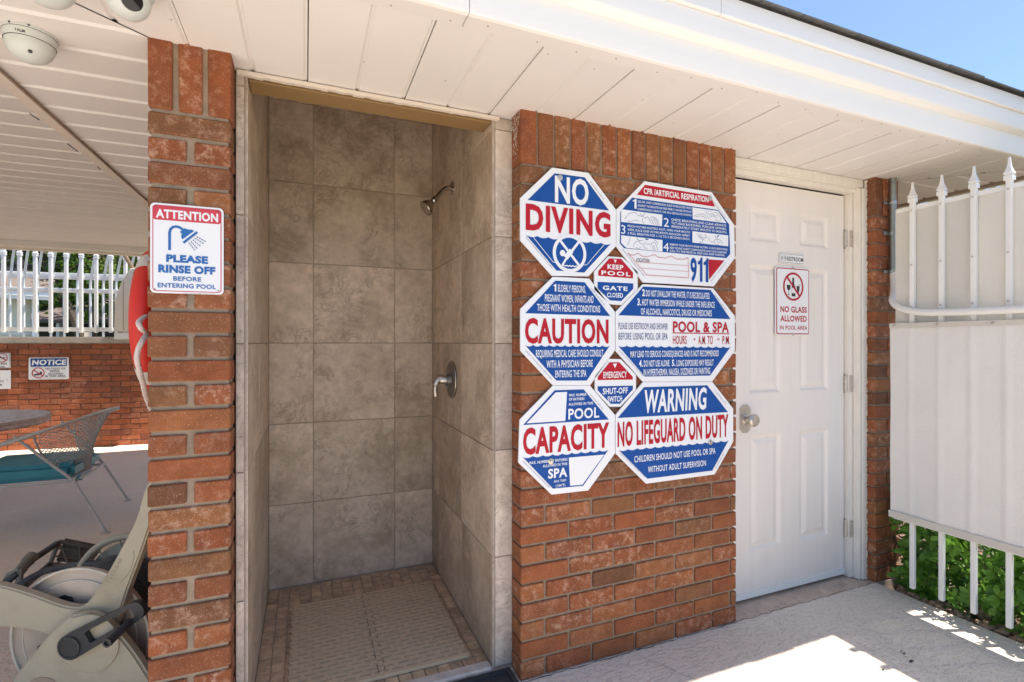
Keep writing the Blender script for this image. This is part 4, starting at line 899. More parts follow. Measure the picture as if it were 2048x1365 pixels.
s.disc(c, r, 'sign_red', 4, ri=r * .84); s.stroke([(c[0] - r * .7, c[1] + r * .55), (c[0] + r * .7, c[1] - r * .55)], .010, 'sign_red', 5); s.done()
s = wsign('no_smoking_sign', 'white sign with red crossed circle cut off by the left photo edge', 'G', (-110, 405))
u1 = s.loc('G', 110, 400)[0]; v1 = s.loc('G', -110, 243)[1]
s.plate(rrect(inset(0, u1, 0, v1, 0), .01), .003); s.poly(None, inset(0, u1, 0, v1, .006), 'sign_black', 1, raw=True); s.poly(None, inset(0, u1, 0, v1, .0085), 'sign_white', 2, raw=True)
c = s.loc('G', 22, 295); r = s.loc('G', 82, 300)[0] - c[0]; s.disc(c, r, 'sign_red', 3, ri=r * .84); s.stroke([(c[0] - r * .7, c[1] + r * .55), (c[0] + r * .7, c[1] - r * .55)], .010, 'sign_red', 4)
s.stroke([(c[0] - r * .6, c[1]), (c[0] + r * .6, c[1])], .008, 'sign_black', 3)
s.text('G', 'ING', 8, 75, 345, 367, 'sign_black', .03, layer=3); s.text('G', 'NG', 8, 52, 378, 397, 'sign_black', .03, layer=3); s.done()
s = wsign('notice_plate', 'plain grey-white plate lettered TY M below the crossed circle sign', 'G', (-110, 625))
u1 = s.loc('G', 112, 620)[0]; v1 = s.loc('G', -110, 427)[1]
s.plate(rrect(inset(0, u1, 0, v1, 0), .006), .003)
s.text('G', 'TY', 0, 42, 530, 553, 'sign_black', .02); s.text('G', 'M', 0, 20, 567, 588, 'sign_black', .02); s.disc(s.loc('G', 0, 505), .004, 'sign_black'); s.disc(s.loc('G', 78, 525), .005, 'sign_black', nm='screw_hole'); s.done()

# ================================================================== SHOWER FITTINGS
sh = thing('shower_head', 'tarnished metal shower head on a bent arm in the tiled shower', 'shower head', (SX1, .664, 1.997)); sh.scale = (1.0, 1.15, 1.15)
MB().lathe([(.030, 0), (.030, .004), (.014, .012), (.011, .014)], 20, Matrix.Rotation(R(-90), 4, 'Y')).build('flange', M['chrome'], sh, smooth=True)
MB().tube(bez([(-.002, 0, 0), (-.035, 0, -.004), (-.06, 0, -.026), (-.085, 0, -.052)], 6), .0095, 12).build('arm', M['chrome'], sh, smooth=True)
hm = Matrix.Translation((-.082, 0, -.050)) @ Vector((-.72, -.05, -.69)).to_track_quat('Z', 'Y').to_matrix().to_4x4()
MB().lathe([(.011, 0), (.015, .006), (.015, .020), (.012, .024), (.018, .034), (.034, .062), (.0355, .070), (.033, .073), (.030, .070), (.005, .069)], 28, hm).build('spray_head', M['chrome'], sh, smooth=True)
sv = thing('shower_valve', 'round brushed metal shower valve with curved lever handle', 'valve', (SX1, .672, 1.068)); sv.scale = (1.1, 1, 1)
Rx = Matrix.Rotation(R(-90), 4, 'Y')
MB().lathe([(.0905, 0), (.0905, .0035), (.082, .008), (.03, .010), (.028, .026), (.024, .030)], 36, Rx).build('plate', M['valveplate'], sv, smooth=True)
MB().tube([(-.006, .0875 * math.cos(a), .0875 * math.sin(a)) for a in [i * 2 * math.pi / 40 for i in range(41)]], .0022, 6, cap=False).build('plate_rim', M['nickel'], sv, smooth=True)
MB().lathe([(.022, .028), (.021, .045), (.018, .056), (.014, .060)], 20, Rx).tube(bez([(-.040, 0, .006), (-.056, 0, .006), (-.070, 0, -.010), (-.076, 0, -.042), (-.074, 0, -.078)], 6), [.019] * 8 + [.015] * 8 + [.010] * 9, 12).build('lever', M['nickel'], sv, smooth=True)
# bath mat in two hinged halves with slots
bm_ = thing('bath_mat', 'beige slotted plastic mat in two halves on the mosaic shower floor', 'mat', (0, 0, .014))
xm = .262
def half(x0, x1, nm):
    b = MB(); rows = 24; p = (.845 - .183) / rows
    for i in range(rows):
        y0 = .183 + i * p; L_ = x1 - x0
        b.box(x0 + (.004 if i % 2 else 0), x1 - (.004 if i % 3 else 0), y0 + .0038, y0 + p - .0038, .001, .013 + random.uniform(0, .0005))
        if i < rows - 1:
            k = 0; xx = x0 + .012 + (i % 2) * .027
            while xx < x1 - .01:
                b.box(xx, min(xx + .015, x1 - .004), y0 + p - .0042, y0 + p + .0042, .001, .0125); xx += .054
    return b.build(nm, M['plastic_mat'], bm_)
half(-.060, xm - .010, 'mat_panel'); half(xm + .010, .592, 'mat_panel')
b = MB()
for i in range(20): b.box(xm - .0102, xm + .0102, .186 + i * .0331, .186 + i * .0331 + .0265, .0005, .0125)
b.build('hinge_strip', M['plastic_mat'], bm_)
# rubber doormat in front of the shower
dmt = thing('rubber_mat', 'black rubber scroll doormat corner before the shower curb', 'mat', (0, 0, .002))
MB().box(.25, .722, -.26, .078, 0, .006).build('base', M['rubber'], dmt, bevel=.002)
b = MB()
for (x0, x1, y0, y1) in ((.255, .717, .055, .073), (.70, .717, -.255, .054)): b.box(x0, x1, y0, y1, .006, .013)
for i in range(60):
    cx, cy = random.uniform(.28, .69), random.uniform(-.24, .04); r0 = random.uniform(.012, .028); a0 = random.uniform(0, 6)
    b.tube([(cx + (r0 * (1 - k * .07)) * math.cos(a0 + k * .6), cy + (r0 * (1 - k * .07)) * math.sin(a0 + k * .6), .008) for k in range(11)], .0034, 5)
b.build('scroll_relief', M['rubber'], dmt)['kind'] = 'stuff'

# ================================================================== CONDUIT
cdt = thing('metal_conduit', 'grey metal conduit strapped to the right pier, bending white along the fence', 'conduit')
pth = bez([(2.848, -.020, 2.125), (2.848, -.020, 1.9), (2.846, -.022, 1.62)], 4)
MB().tube(pth, .0165, 14).build('pipe', M['steel'], cdt, smooth=True)
MB().tube(bez([(2.846, -.022, 1.62), (2.838, -.030, 1.555), (2.79, -.058, 1.50), (2.715, -.098, 1.455), (2.672, -.155, 1.418), (2.655, -.24, 1.393), (2.648, -.36, 1.384), (2.642, -.6, 1.382), (2.640, -1.4, 1.38)], 7), .0158, 14).build('painted_pipe', M['pipe_white'], cdt, smooth=True)
for z in (1.98, 1.82, 1.62):
    MB().tube([(2.848, -.020, z - .009), (2.848, -.020, z + .009)], .0195, 14).box(2.795, 2.832, -.008, -.004, z - .009, z + .009).build('strap', M['chrome'], cdt, smooth=True)
# ================================================================== RIGHT FENCE
XF = 2.686
rf = thing('picket_fence', 'white metal spear-top fence covered with mesh on the right of the deck', 'fence', (XF, 0, 0))
pkm = MB().box(-.0098, .0098, -.0098, .0098, .072, 1.925).mesh('picket', M['white_metal'], bevel=.002)
fn = MB().lathe([(.020, 1.918), (.020, 1.938), (.014, 1.940), (.0215, 1.946), (.0150, 1.958), (.0095, 1.973), (.0064, 1.990), (.0052, 2.004), (.0042, 2.014)], 4, sq=.5).mesh('finial', M['white_metal'])
for i in range(9):
    p = link('picket', pkm, rf, (0, -.203 - .1193 * i, 0)); link('finial', fn, p)
MB().box(.011, .015, -1.5, -.125, 1.885, 1.905).build('rail', M['white_metal'], rf)
MB().box(-.018, .012, -1.5, -.125, .385, .41).build('rail', M['white_metal'], rf, bevel=.003)
MB().box(-.02, .045, -1.54, -1.49, -.1, 2.0).build('post', M['white_metal'], rf, bevel=.003)
def cloth(x, y0, y1, z0, z1, m, amp=.004, zf=None):
    b = MB(); nu, nv = 180, 26
    for i in range(nu + 1):
        for j in range(nv + 1):
            yy = y0 + (y1 - y0) * i / nu; zz = z0 + (z1 - z0) * j / nv
            if zf: zz = zf(yy, j / nv)
            b.v.append((x + amp * noise.noise(Vector((yy * 5, zz * 3, x * 9))) * 1.5 + (-.003 if x < XF else 0) * math.exp(-(((yy + .203 + .0597) % .1193 - .0597) / .0125) ** 4), yy, zz))
    for i in range(nu):
        for j in range(nv): a = i * (nv + 1) + j; b.f.append((a, a + nv + 1, a + nv + 2, a + 1))
    return b
sc = cloth(XF + .016, -1.5, -.118, 1.30, 1.905, 0, .003)
o = sc.build('mesh_screen', M['screen_hi'], smooth=True); o['label'] = 'upper off-white mesh panel behind the spear-top pickets'; o['category'] = 'screen'
sc = cloth(XF - .022, -1.5, -.116, .40, 1.335, 0, .004)
o = sc.build('mesh_screen', M['screen_lo'], smooth=True); o['label'] = 'lower off-white mesh panel wrapped over the front of the fence pickets'; o['category'] = 'screen'
MB().box(-.006, .002, -1.5, -.116, 1.318, 1.342).build('hem', M['screen_hi'], o, loc=(XF - .023, 0, 0))
MB().box(-.012, .003, -1.5, -.116, .395, .425).build('hem', M['screen_hi'], o, loc=(XF - .023, 0, 0))
b = MB()
for yy in (-.14, -.32, -.52): b.lathe([(.006, 0), (.006, .002), (.003, .005)], 10, Matrix.Translation((XF - .03, yy, 1.33)) @ Matrix.Rotation(R(-90), 4, 'Y'))
b.build('grommet', M['nickel'], o)
b = MB()
for i in range(5):
    for z in (1.42, 1.88, 1.62)[:3]:
        b.lathe([(.004, 0), (.004, .002), (.002, .0035)], 8, Matrix.Translation((-.0115, -.203 - .1193 * i, z)) @ Matrix.Rotation(R(-90), 4, 'Y'))
b.build('screw', M['nickel'], rf)['kind'] = 'stuff'

# ================================================================== SHRUB, STONES, SOIL
so_ = MB().box(2.745, 9, -9, 5, -.16, -.055).build('planting_bed', M['soil']); struct(so_)
def leafmesh(L, W, m):
    pr = [(0, .0), (.25, .55), (.55, .95), (.8, .85), (.95, .35)]
    v = [(0, 0, 0)]; f = []
    for t, k in pr[1:]:
        z = -.18 * L * t * t; v += [(-W / 2 * k, L * t, z + W * .16 * k), (0, L * t, z), (W / 2 * k, L * t, z + W * .16 * k)]
    v.append((0, L, -.2 * L)); f = [(0, 2, 1), (0, 3, 2)]
    for i in range(3):
        a = 1 + i * 3; f += [(a, a + 1, a + 4, a + 3), (a + 1, a + 2, a + 5, a + 4)]
    f += [(10, 11, 13), (11, 12, 13)]
    return v, f
sr = thing('leafy_shrub', 'glossy green leafy shrub growing behind the bottom of the picket fence', 'shrub', (2.95, -.4, -.05))
lv = [leafmesh(.052, .026, None), leafmesh(.042, .023, None), leafmesh(.060, .028, None)]
lms = []
for v, f in lv:
    me = bpy.data.meshes.new('leaf'); me.from_pydata(v, [], f); me.materials.append(M['leaf'])
    for p in me.polygons: p.use_smooth = True
    lms.append(me)
random.seed(11)
tw = MB(); lf = MB(); nobj = 0
for c in range(700):
    front = c < 60
    ly = random.uniform(-.95, .35); z = random.uniform(.02, .62)
    if front: ly = random.uniform(-.32, .32); x = random.uniform(-.215, -.16) + .10 * max(0, (z - .4)); z = random.uniform(.04, .50)
    else: x = random.uniform(-.15, .22)
    if z < .12 and x < -.15: x = -.15
    ctr = Vector((x, ly, z)); ax = Vector((random.uniform(-1, -.1), random.uniform(-.6, .6), random.uniform(.0, 1))).normalized()
    tw.tube([ctr - ax * .09, ctr], .0018, 4)
    n = random.randint(6, 8)
    for k in range(n):
        an = k * 2.4 + random.uniform(-.3, .3); tilt = R(random.uniform(38, 80))
        q = ax.to_track_quat('Z', 'Y').to_matrix().to_4x4() @ Matrix.Rotation(an, 4, 'Z') @ Matrix.Rotation(R(90) - tilt, 4, 'X')
        mm = Matrix.Translation(ctr - ax * .012 * k * .5) @ q @ Matrix.Scale(random.uniform(.75, 1.15), 4)
        if front and nobj < 290:
            o = link('leaf', random.choice(lms), sr); o.matrix_local = mm; nobj += 1
        else:
            v, f = random.choice(lv); lf.add([mm @ Vector(p) for p in v], f)
o = lf.build('foliage', M['leaf'], sr, smooth=False); o['kind'] = 'stuff'
for k in range(26):
    y0 = -.9 + k * .05; tw.tube([(random.uniform(-.1, .3), y0, -.02), (random.uniform(-.1, .3), y0 + .05, .25), (random.uniform(-.15, .3), y0 + .08, .5)], .005, 5)
tw.build('stem', M['tree_bark'], sr)
# river stones
gb = thing('river_stones', 'brown river stones edging the concrete deck under the fence', 'stones', (2.75, 0, -.05)); 
gb['kind'] = 'structure'
del gb['category']; del gb['label']
stm = []
for i in range(6):
    bm = bmesh.new(); bmesh.ops.create_icosphere(bm, subdivisions=2, radius=1)
    sx, sy, sz = random.uniform(.8, 1.5), random.uniform(.7, 1.1), random.uniform(.4, .65)
    for v in bm.verts:
        n = noise.noise(v.co * 1.3 + Vector((i * 7, 0, 0))); v.co = Vector((v.co.x * sx, v.co.y * sy, v.co.z * sz)) * (1 + .22 * n)
    me = bpy.data.meshes.new('stone'); bm.to_mesh(me); bm.free(); me.materials.append(M['stone_rock'])
    for p in me.polygons: p.use_smooth = True
    stm.append(me)
for i in range(240):
    s_ = random.uniform(.012, .024); yy = random.uniform(-1.0, -.08); xx = .006 + abs(random.gauss(0, .07))
    o = link('stone', random.choice(stm), gb, (xx + s_, yy, random.uniform(.028, .048) + s_ * .2), (random.uniform(-.4, .4), random.uniform(-.4, .4), random.uniform(0, 6.3))); o.scale = (s_,) * 3
st2 = MB()
for i in range(900):
    me = random.choice(stm); s_ = random.uniform(.012, .022); T = Matrix.Translation((random.uniform(.15, 1.0), random.uniform(-2.5, .5), random.uniform(.0, .03))) @ Matrix.Rotation(random.uniform(0, 6.3), 4, 'Z') @ Matrix.Scale(s_, 4)
    st2.add([T @ v.co for v in me.vertices], [tuple(p.vertices) for p in me.polygons])
o = st2.build('gravel', M['stone_rock'], gb); o['kind'] = 'stuff'
# litter specks on the deck
lt = MB()
for (px, py, a, r) in ((1808, 1307, .4, .010), (1822, 1322, .2, .014), (1803, 1302, .3, .006), (1766, 1339, .5, .009), (1811, 1314, .9, .004), (1801, 1304, .4, .005), (1382, 1316, 1.2, .004)):
    p = onz(px, py, .003); lt.add([(p.x + r * math.cos(t) * random.uniform(.5, 1.2), p.y + r * .45 * math.sin(t) * random.uniform(.5, 1.2), .003) for t in [i * .9 for i in range(7)]], [tuple(range(7))])
o = lt.build('dry_litter', M['litter']); o['label'] = 'few black dried leaf scraps lying on the shaded concrete deck'; o['category'] = 'litter'

# ================================================================== SECURITY CAMERAS
def dome(label, x, y, logo):
    t = thing('dome_camera', label, 'security camera', (x, y, ZS))
    KS = .86
    prof = [(.069, 0), (.069, -.007), (.067, -.008), (.067, -.010), (.064, -.030), (.0632, -.031)]
    prof += [(.0625 * math.cos(a), -.032 - .052 * math.sin(a)) for a in [i * R(90) / 12 for i in range(13)]][:-1] + [(.002, -.084)]
    prof = [(a_ * KS, b_ * .95) for a_, b_ in prof]
    MB().lathe(prof[::-1], 40).build('housing', M['cam_white'], t, smooth=True)
    MB().lathe([(.0646 * KS, -.030), (.0646 * KS, -.029)], 40).build('joint_ring', M['seam'], t)
    MB().lathe([(.0676 * KS, -.0083), (.0676 * KS, -.0073)], 40).build('joint_ring', M['seam'], t)
    d = Vector((-x, CAMY - y, 0)).normalized(); a0 = math.atan2(d.y, d.x)
    b = MB()
    for da in (-.75, -.05): q = Vector((math.cos(a0 + da), math.sin(a0 + da), 0)); b.lathe([(.0025, 0), (.0025, .002)], 8, Matrix.Translation(q * .0685 * KS + Vector((0, 0, -.003))) @ q.to_track_quat('Z', 'Y').to_matrix().to_4x4())
    b.lathe([(.005, 0), (.005, .003)], 10, Matrix.Translation((d.x * .045 * KS, d.y * .045 * KS, -.0635)) @ Vector((d.x, d.y, -.8)).to_track_quat('Z', 'Y').to_matrix().to_4x4())
    b.build('screw', M['black'], t)
    if logo:
        vs, fs = text2d('FLIR', .04); out = []
        for u, v in vs:
            an = a0 - .46 + (u - 0) * .0105 / .065; rr = (.0668 - .0012) * KS; out.append((rr * math.cos(an), rr * math.sin(an), -.0245 + v * .0105))
        MB().add(out, fs).build('maker_lettering', M['black'], t)
        q = []
        an = a0 - .52
        MB().add([(.0662 * KS * math.cos(an + da), .0662 * KS * math.sin(an + da), zz) for da, zz in ((-.03, -.020), (0, -.024), (.03, -.020), (0, -.016))], [(0, 1, 2, 3)]).build('maker_emblem', M['black'], t)
dome('round grey-white dome camera on the left soffit beside the board ceiling', -.712, .108, True)
dome('dome camera at the top photo edge above the first dome', -.555, -.215, False)
t = thing('turret_camera', 'white turret camera with black lens on the soffit above the left pier', 'security camera', (-.395, -.235, ZS))
MB().lathe([(.045, -.03), (.052, -.022), (.055, 0)], 32).build('base', M['cam_white'], t, smooth=True)
dv = Vector((.42, -.80, -.46)).normalized(); mx_ = Matrix.Translation((0, 0, -.038)) @ dv.to_track_quat('Z', 'Y').to_matrix().to_4x4()
MB().lathe([(.046 * math.cos(a), .046 * math.sin(a)) for a in [R(-88 + i * 146 / 16) for i in range(17)]] + [(.022, .0395), (.018, .038)], 36, mx_).build('ball', M['cam_white'], t, smooth=True)
MB().lathe([(.0215, .036), (.0215, .0415), (.018, .0425), (.008, .0435), (.003, .0437)], 32, mx_).build('lens', M['lens'], t, smooth=True)

# ================================================================== LIFE RING
lr = thing('life_ring', 'red life ring with white bands and rope hung beside the left brick pier', 'life ring', (-.462, .370, 1.322))
RM, rm = .205, .048
def torus(a0, a1, r, n=40, m=18, sx=.80):
    b = MB()
    for i in range(n + 1):
        a = a0 + (a1 - a0) * i / n
        for j in range(m):
            t = 2 * math.pi * j / m; rr = RM + r * math.cos(t); b.v.append((r * sx * math.sin(t), rr * math.cos(a), rr * math.sin(a)))
    for i in range(n):
        for j in range(m): b.f.append((i * m + j, i * m + (j + 1) % m, (i + 1) * m + (j + 1) % m, (i + 1) * m + j))
    return b
torus(0, 2 * math.pi, rm, 72, 20, .80).build('ring', M['red'], lr, smooth=True)
for a in (R(132), R(228), R(48), R(-48)): torus(a - .13, a + .13, rm + .0015, 8, 20, .80).build('white_band', M['ringwhite'], lr, smooth=True)
rp = [at(px, py, z_) - Vector((-.462, .370, 1.322)) for px, py, z_ in ((306, 628, 1.60), (289, 634, 1.50), (278, 645, 1.455), (283, 659, 1.46), (293, 667, 1.50), (286, 680, 1.46), (277, 698, 1.45), (274, 718, 1.45), (279, 742, 1.47), (286, 767, 1.52), (294, 799, 1.60), (310, 840, 1.72))]
rp = bez(rp, 4)
b = MB()
for ph in (0, 1, 2):
    b.tube([p + Vector((.0035 * math.cos(i * 1.1 + ph * 2.09), .0035 * math.sin(i * 1.1 + ph * 2.09), 0)) for i, p in enumerate(bez(rp, 3))], .0048, 6)
b.build('rope', M['rope'], lr, smooth=True)

# ================================================================== HOSE REEL CART
hc = thing('hose_reel_cart', 'beige plastic garden hose reel cart with black crank beside the left pier', 'hose reel')
ZK = 1.27
def planeP(px, py, y): Z = ZK + y; return ((px - 1024) / FPX * Z, CAMZ + (HY - py) / FPX * Z)
HM = Matrix.Translation((CAM.x, CAM.y, 0)) @ Matrix.Rotation(-TH, 4, 'Z') @ Matrix.Translation((0, ZK, 0)); HMi = HM.inverted()
def atl(*a): return HMi @ at(*a)
Rc = Vector(planeP(165, 1272, .43))
RY = Matrix.Rotation(R(90), 4, 'X')
def flange(cx, y, cz, r, m, slots):
    # disc with raised rim and slots, axis along y
    mt = Matrix.Translation((cx, y, cz)) @ RY
    b = MB().lathe([(.02, .004), (r * .55, .006), (r * .62, .012), (r * .80, .012), (r * .86, .004), (r * .97, .004), (r, .010), (r, -.006), (r * .97, -.010), (.02, -.010)], 56, mt)
    o = b.build('reel_flange', m, hc, smooth=True)
    for a in slots:
        k = MB()
        pts = [(cx + (r * q) * math.cos(a + w_), cz + (r * q) * math.sin(a + w_)) for q, w_ in ((.38, -.16), (.46, -.22), (.60, -.20), (.66, -.06), (.66, .06), (.60, .20), (.46, .22), (.38, .16))]
        k.prism(pts, y - .0145, y - .010).build('slot', M['black'], o)
flange(Rc.x, .43, Rc.y, .232, M['pinkish_plastic'], [R(112), R(22), R(-68), R(-158)])
for r_, q_ in ((.231, .0045), (.192, .0022)):  # thin pale rings added to draw the flange's rim highlights in colour
    MB().tube([(Rc.x + r_ * math.cos(a), .43 - .0105, Rc.y + r_ * math.sin(a)) for a in [i * 2 * math.pi / 72 for i in range(73)]], q_, 6, cap=False).build('rim_highlight_ring', M['rim_highlight'], hc, smooth=True)
# far flange: ring with spokes
fc = Vector(planeP(262, 1186, .73)); b = MB()
b.tube([(fc.x + .225 * math.cos(a), .73, fc.y + .225 * math.sin(a)) for a in [i * 2 * math.pi / 60 for i in range(61)]], .0135, 10, cap=False)
for i in range(14):
    a = i * 2 * math.pi / 14; b.box(0, 0, 0, 0, 0, 0); d = Vector((math.cos(a), 0, math.sin(a))); c3 = Vector((fc.x, .735, fc.y)); b.tube([c3 + d * .05, c3 + d * .22], .003, 5)
b.build('reel_flange', M['beige_plastic'], hc, smooth=True)
MB().lathe([(.20, 0), (.20, .006)], 48, Matrix.Translation((fc.x, .755, fc.y)) @ RY).build('back_disc', M['beige_plastic'], hc)
# wound hose
dv_ = Vector((fc.x - Rc.x, .30, fc.y - Rc.y)); b = MB(); turns = 9
for layer in range(2):
    pts = []
    for i in range(turns * 30 + 1):
        t = i / (turns * 30); a = i * 2 * math.pi / 30; rr = .145 + .022 * layer + .002 * math.sin(i * .37)
        c3 = Vector((Rc.x, .455, Rc.y)) + dv_ * (t * .84 if layer == 0 else .06 + t * .72); pts.append(c3 + Vector((rr * math.cos(a), 0, rr * math.sin(a))))
    b.tube(pts, .0125, 8)
b.build('wound_hose', M['rubber'], hc, smooth=True)
# loose hose run
pts = bez([atl(30, 1178, 2.0), atl(55, 1160, 2.02), atl(90, 1143, 2.05), atl(130, 1134, 2.05), atl(170, 1129, 2.0), atl(215, 1127, 1.95), atl(262, 1135, 1.95), atl(290, 1180, 1.98)], 6)
MB().tube(pts, .0125, 10).build('loose_hose', M['rubber'], hc, smooth=True)
# moulded front frame
YF = .352
def outline(pts, k=5): 
    q = [Vector((*planeP(px, py, YF), 0)) for px, py in pts]; q.append(q[0]); return [(p.x, p.y) for p in bez(q, k)[:-1]]
arm = outline([(305, 960), (285, 978), (266, 1040), (236, 1100), (196, 1170), (160, 1216), (120, 1217), (60, 1196), (0, 1178), (-50, 1172), (-75, 1180), (-75, 1250), (0, 1259), (55, 1266), (100, 1282), (140, 1320), (200, 1300), (228, 1245), (250, 1180), (275, 1112), (296, 1050), (312, 990)])
MB().prism(arm, YF + .012, YF + .045).build('frame_arm', M['beige_plastic'], hc, smooth=True, bevel=.007, seg=3)
low = outline([(150, 1225), (110, 1262), (70, 1310), (38, 1352), (20, 1400), (10, 1480), (150, 1500), (330, 1490), (322, 1380), (300, 1335), (270, 1290), (235, 1250), (195, 1222)])
MB().prism(low, YF - .022, YF + .011).build('frame_leg', M['beige_plastic'], hc, smooth=True, bevel=.007, seg=3)
hubc = planeP(182, 1286, YF - .02)
MB().lathe([(.093, 0), (.093, .004), (.084, .008), (.05, .010)], 48, Matrix.Translation((hubc[0], YF - .0225, hubc[1])) @ RY).build('hub_cover', M['beige_plastic'], hc, smooth=True)
b = MB()
for (px, py, ra, rb_) in ((86, 1372, .045, .028), (245, 1378, .05, .022)):
    cx, cz = planeP(px, py, YF - .0225); b.prism([(cx + ra * math.cos(i * .2618), cz + rb_ * math.sin(i * .2618)) for i in range(24)], YF - .0245, YF - .0225)
b.build('hole', M['brown'], hc)
# raised script along the arm
vs, fs = text2d('hose', 0); p0 = Vector(planeP(212, 1172, YF)); p1 = Vector(planeP(240, 1122, YF)); d = (p1 - p0); L_ = d.length; d.normalize(); n = Vector((-d.y, d.x)); xm_ = max(v[0] for v in vs)
MB().add([((p0 + d * (x / xm_ * L_) + n * (y * .024)).x, YF + .0112, (p0 + d * (x / xm_ * L_) + n * (y * .024)).y) for x, y in vs], fs).build('raised_lettering', M['emboss'], hc)
cv = bez([Vector((*planeP(a_, b_, YF), 0)) for a_, b_ in ((236, 1167), (252, 1150), (262, 1122), (261, 1105))], 5)
MB().tube([(p.x, YF + .0120, p.y) for p in cv], .0012, 5).build('raised_line', M['emboss'], hc)
# crank
def cr(px, py, y=YF - .045): return Vector((*planeP(px, py, y), 0))
c1, c2 = cr(143, 1293), cr(272, 1222); d = (c2 - c1).normalized(); n = Vector((-d.y, d.x, 0)); r1, r2 = .040, .030; LL = (c2 - c1).length
out = [c1 + (-d * math.cos(t) - n * math.sin(t)) * r1 for t in [R(-90 + i * 12) for i in range(16)]]
out = [c1 - d * r1 * math.cos(t) + n * r1 * math.sin(t) for t in [R(-90 + i * 12) for i in range(16)]] + [c2 + d * r2 * math.cos(t) + n * r2 * math.sin(t) for t in [R(90 - i * 12) for i in range(16)]]
inn = [c1 + d * (r1 + .03) + n * r1 * .0 + (-d * .012 * math.cos(t) + n * .016 * math.sin(t)) for t in [R(-90 + i * 20) for i in range(10)]] + [c2 - d * .022 + d * .012 * math.cos(t) + n * .017 * math.sin(t) for t in [R(90 - i * 20) for i in range(10)]]
b = MB(); ya, yb_ = YF - .052, YF - .030
# plate with an opening: ring faces between outline and opening
def res(pl, k):
    pl = [Vector(p) for p in pl]; ls = [0]
    for i in range(len(pl)): ls.append(ls[-1] + (pl[(i + 1) % len(pl)] - pl[i]).length)
    o_ = []
    for q in range(k):
        t = ls[-1] * q / k; i = max(j for j in range(len(pl)) if ls[j] <= t + 1e-9); f_ = (t - ls[i]) / max(1e-9, ls[i + 1] - ls[i]); o_.append(pl[i].lerp(pl[(i + 1) % len(pl)], f_))
    return o_
no = 48; ro = res(out, no); ri = []
for p in ro:
    u = (p - c1).dot(d); v_ = (p - c1).dot(n); uu = min(max(u, r1 + .022), LL - .004); ri.append(c1 + d * uu + n * (v_ * .52 if r1 + .022 < u < LL else v_ * .45))
for a_, pts in ((ya, ro), (ya, ri), (yb_, ro), (yb_, ri)): b.v += [(p.x, a_, p.y) for p in pts]
for i in range(no):
    j = (i + 1) % no; b.f += [(i, j, no + j, no + i), (2 * no + i, 3 * no + i, 3 * no + j, 2 * no + j), (i, 2 * no + i, 2 * no + j, j), (no + i, no + j, 3 * no + j, 3 * no + i)]
ck_ = b.build('crank', M['black'], hc, smooth=True)
MB().lathe([(.034, 0), (.034, .004), (.030, .005), (.029, .003), (.004, .003)], 32, Matrix.Translation((c1.x, YF - .0522, c1.y)) @ RY).build('pivot_cap', M['black'], ck_, smooth=True)
h0 = cr(262, 1243); h1_ = planeP(231, 1274, .24); h1 = Vector((h1_[0], .24, h1_[1]))
MB().tube([(h0.x, YF - .05, h0.y), (h1.x, .215, h1.z)], .0125, 16).build('handle_grip', M['rubber'], ck_, smooth=True)
MB().lathe([(.0135, 0), (.0135, .01), (.008, .01), (.008, .004)], 16, Matrix.Translation((h1.x, .217, h1.z)) @ RY).build('grip_end', M['black'], ck_, smooth=True)

off = Vector((Rc.x, .43, 0)); hc.matrix_world = HM @ Matrix.Translation(off)
for ch in list(COL.objects):
    if ch.parent == hc: ch.location = ch.location - off
# folded cart frame lying behind the reel
ff = thing('folded_cart_frame', 'grimy grey lattice plastic frame with black tubes behind the hose reel', 'frame', (0, 0, 0))
def quadframe(P, rr, diag):
    b = MB()
    for i in range(4): b.tube([P[i], P[(i + 1) % 4]], rr, 6)
    for (i, f1, j, f2) in diag: b.tube([P[i].lerp(P[(i + 1) % 4], f1), P[j].lerp(P[(j + 1) % 4], f2)], rr * .45, 5)
    return b
Pn = [at(100, 1128, 2.35), at(118, 1083, 2.40), at(196, 1098, 2.55), at(168, 1138, 2.45)]
quadframe(Pn, .010, ((0, .35, 2, .6), (0, .7, 2, .25), (1, .0, 3, .45), (1, .85, 3, .9), (1, .5, 3, .1))).build('lattice_panel', M['dark_lattice'], ff)
MB().add([tuple(p + Vector((.012, .03, 0))) for p in Pn], [(0, 1, 2, 3)]).add([tuple(p + Vector((.012, .036, 0))) for p in Pn], [(3, 2, 1, 0)]).build('back_sheet', M['dark_lattice'], ff)
Pm = [at(-5, 1192, 2.0), at(18, 1150, 2.05), at(40, 1140, 2.05), at(36, 1190, 2.0)]
quadframe(Pm, .012, ((0, .3, 2, .5), (1, .5, 3, .6))).build('lattice_panel', M['dark_lattice'], ff)
for a_, b_ in (((-20, 1188, 1.98), (34, 1148, 2.03)), ((62, 1122, 2.2), (113, 1088, 2.38)), ((50, 1172, 2.05), (98, 1131, 2.35))): MB().tube([at(*a_), at(*b_)], .0135, 12).build('tube', M['black'], ff, smooth=True)
MB().tube(bez([at(34, 1150, 2.05), at(48, 1132, 2.12), at(60, 1118, 2.2), at(66, 1112, 2.22)], 4), [.02] * 6 + [.024] * 7, 10).build('tube_joint', M['dark_lattice'], ff, smooth=True)

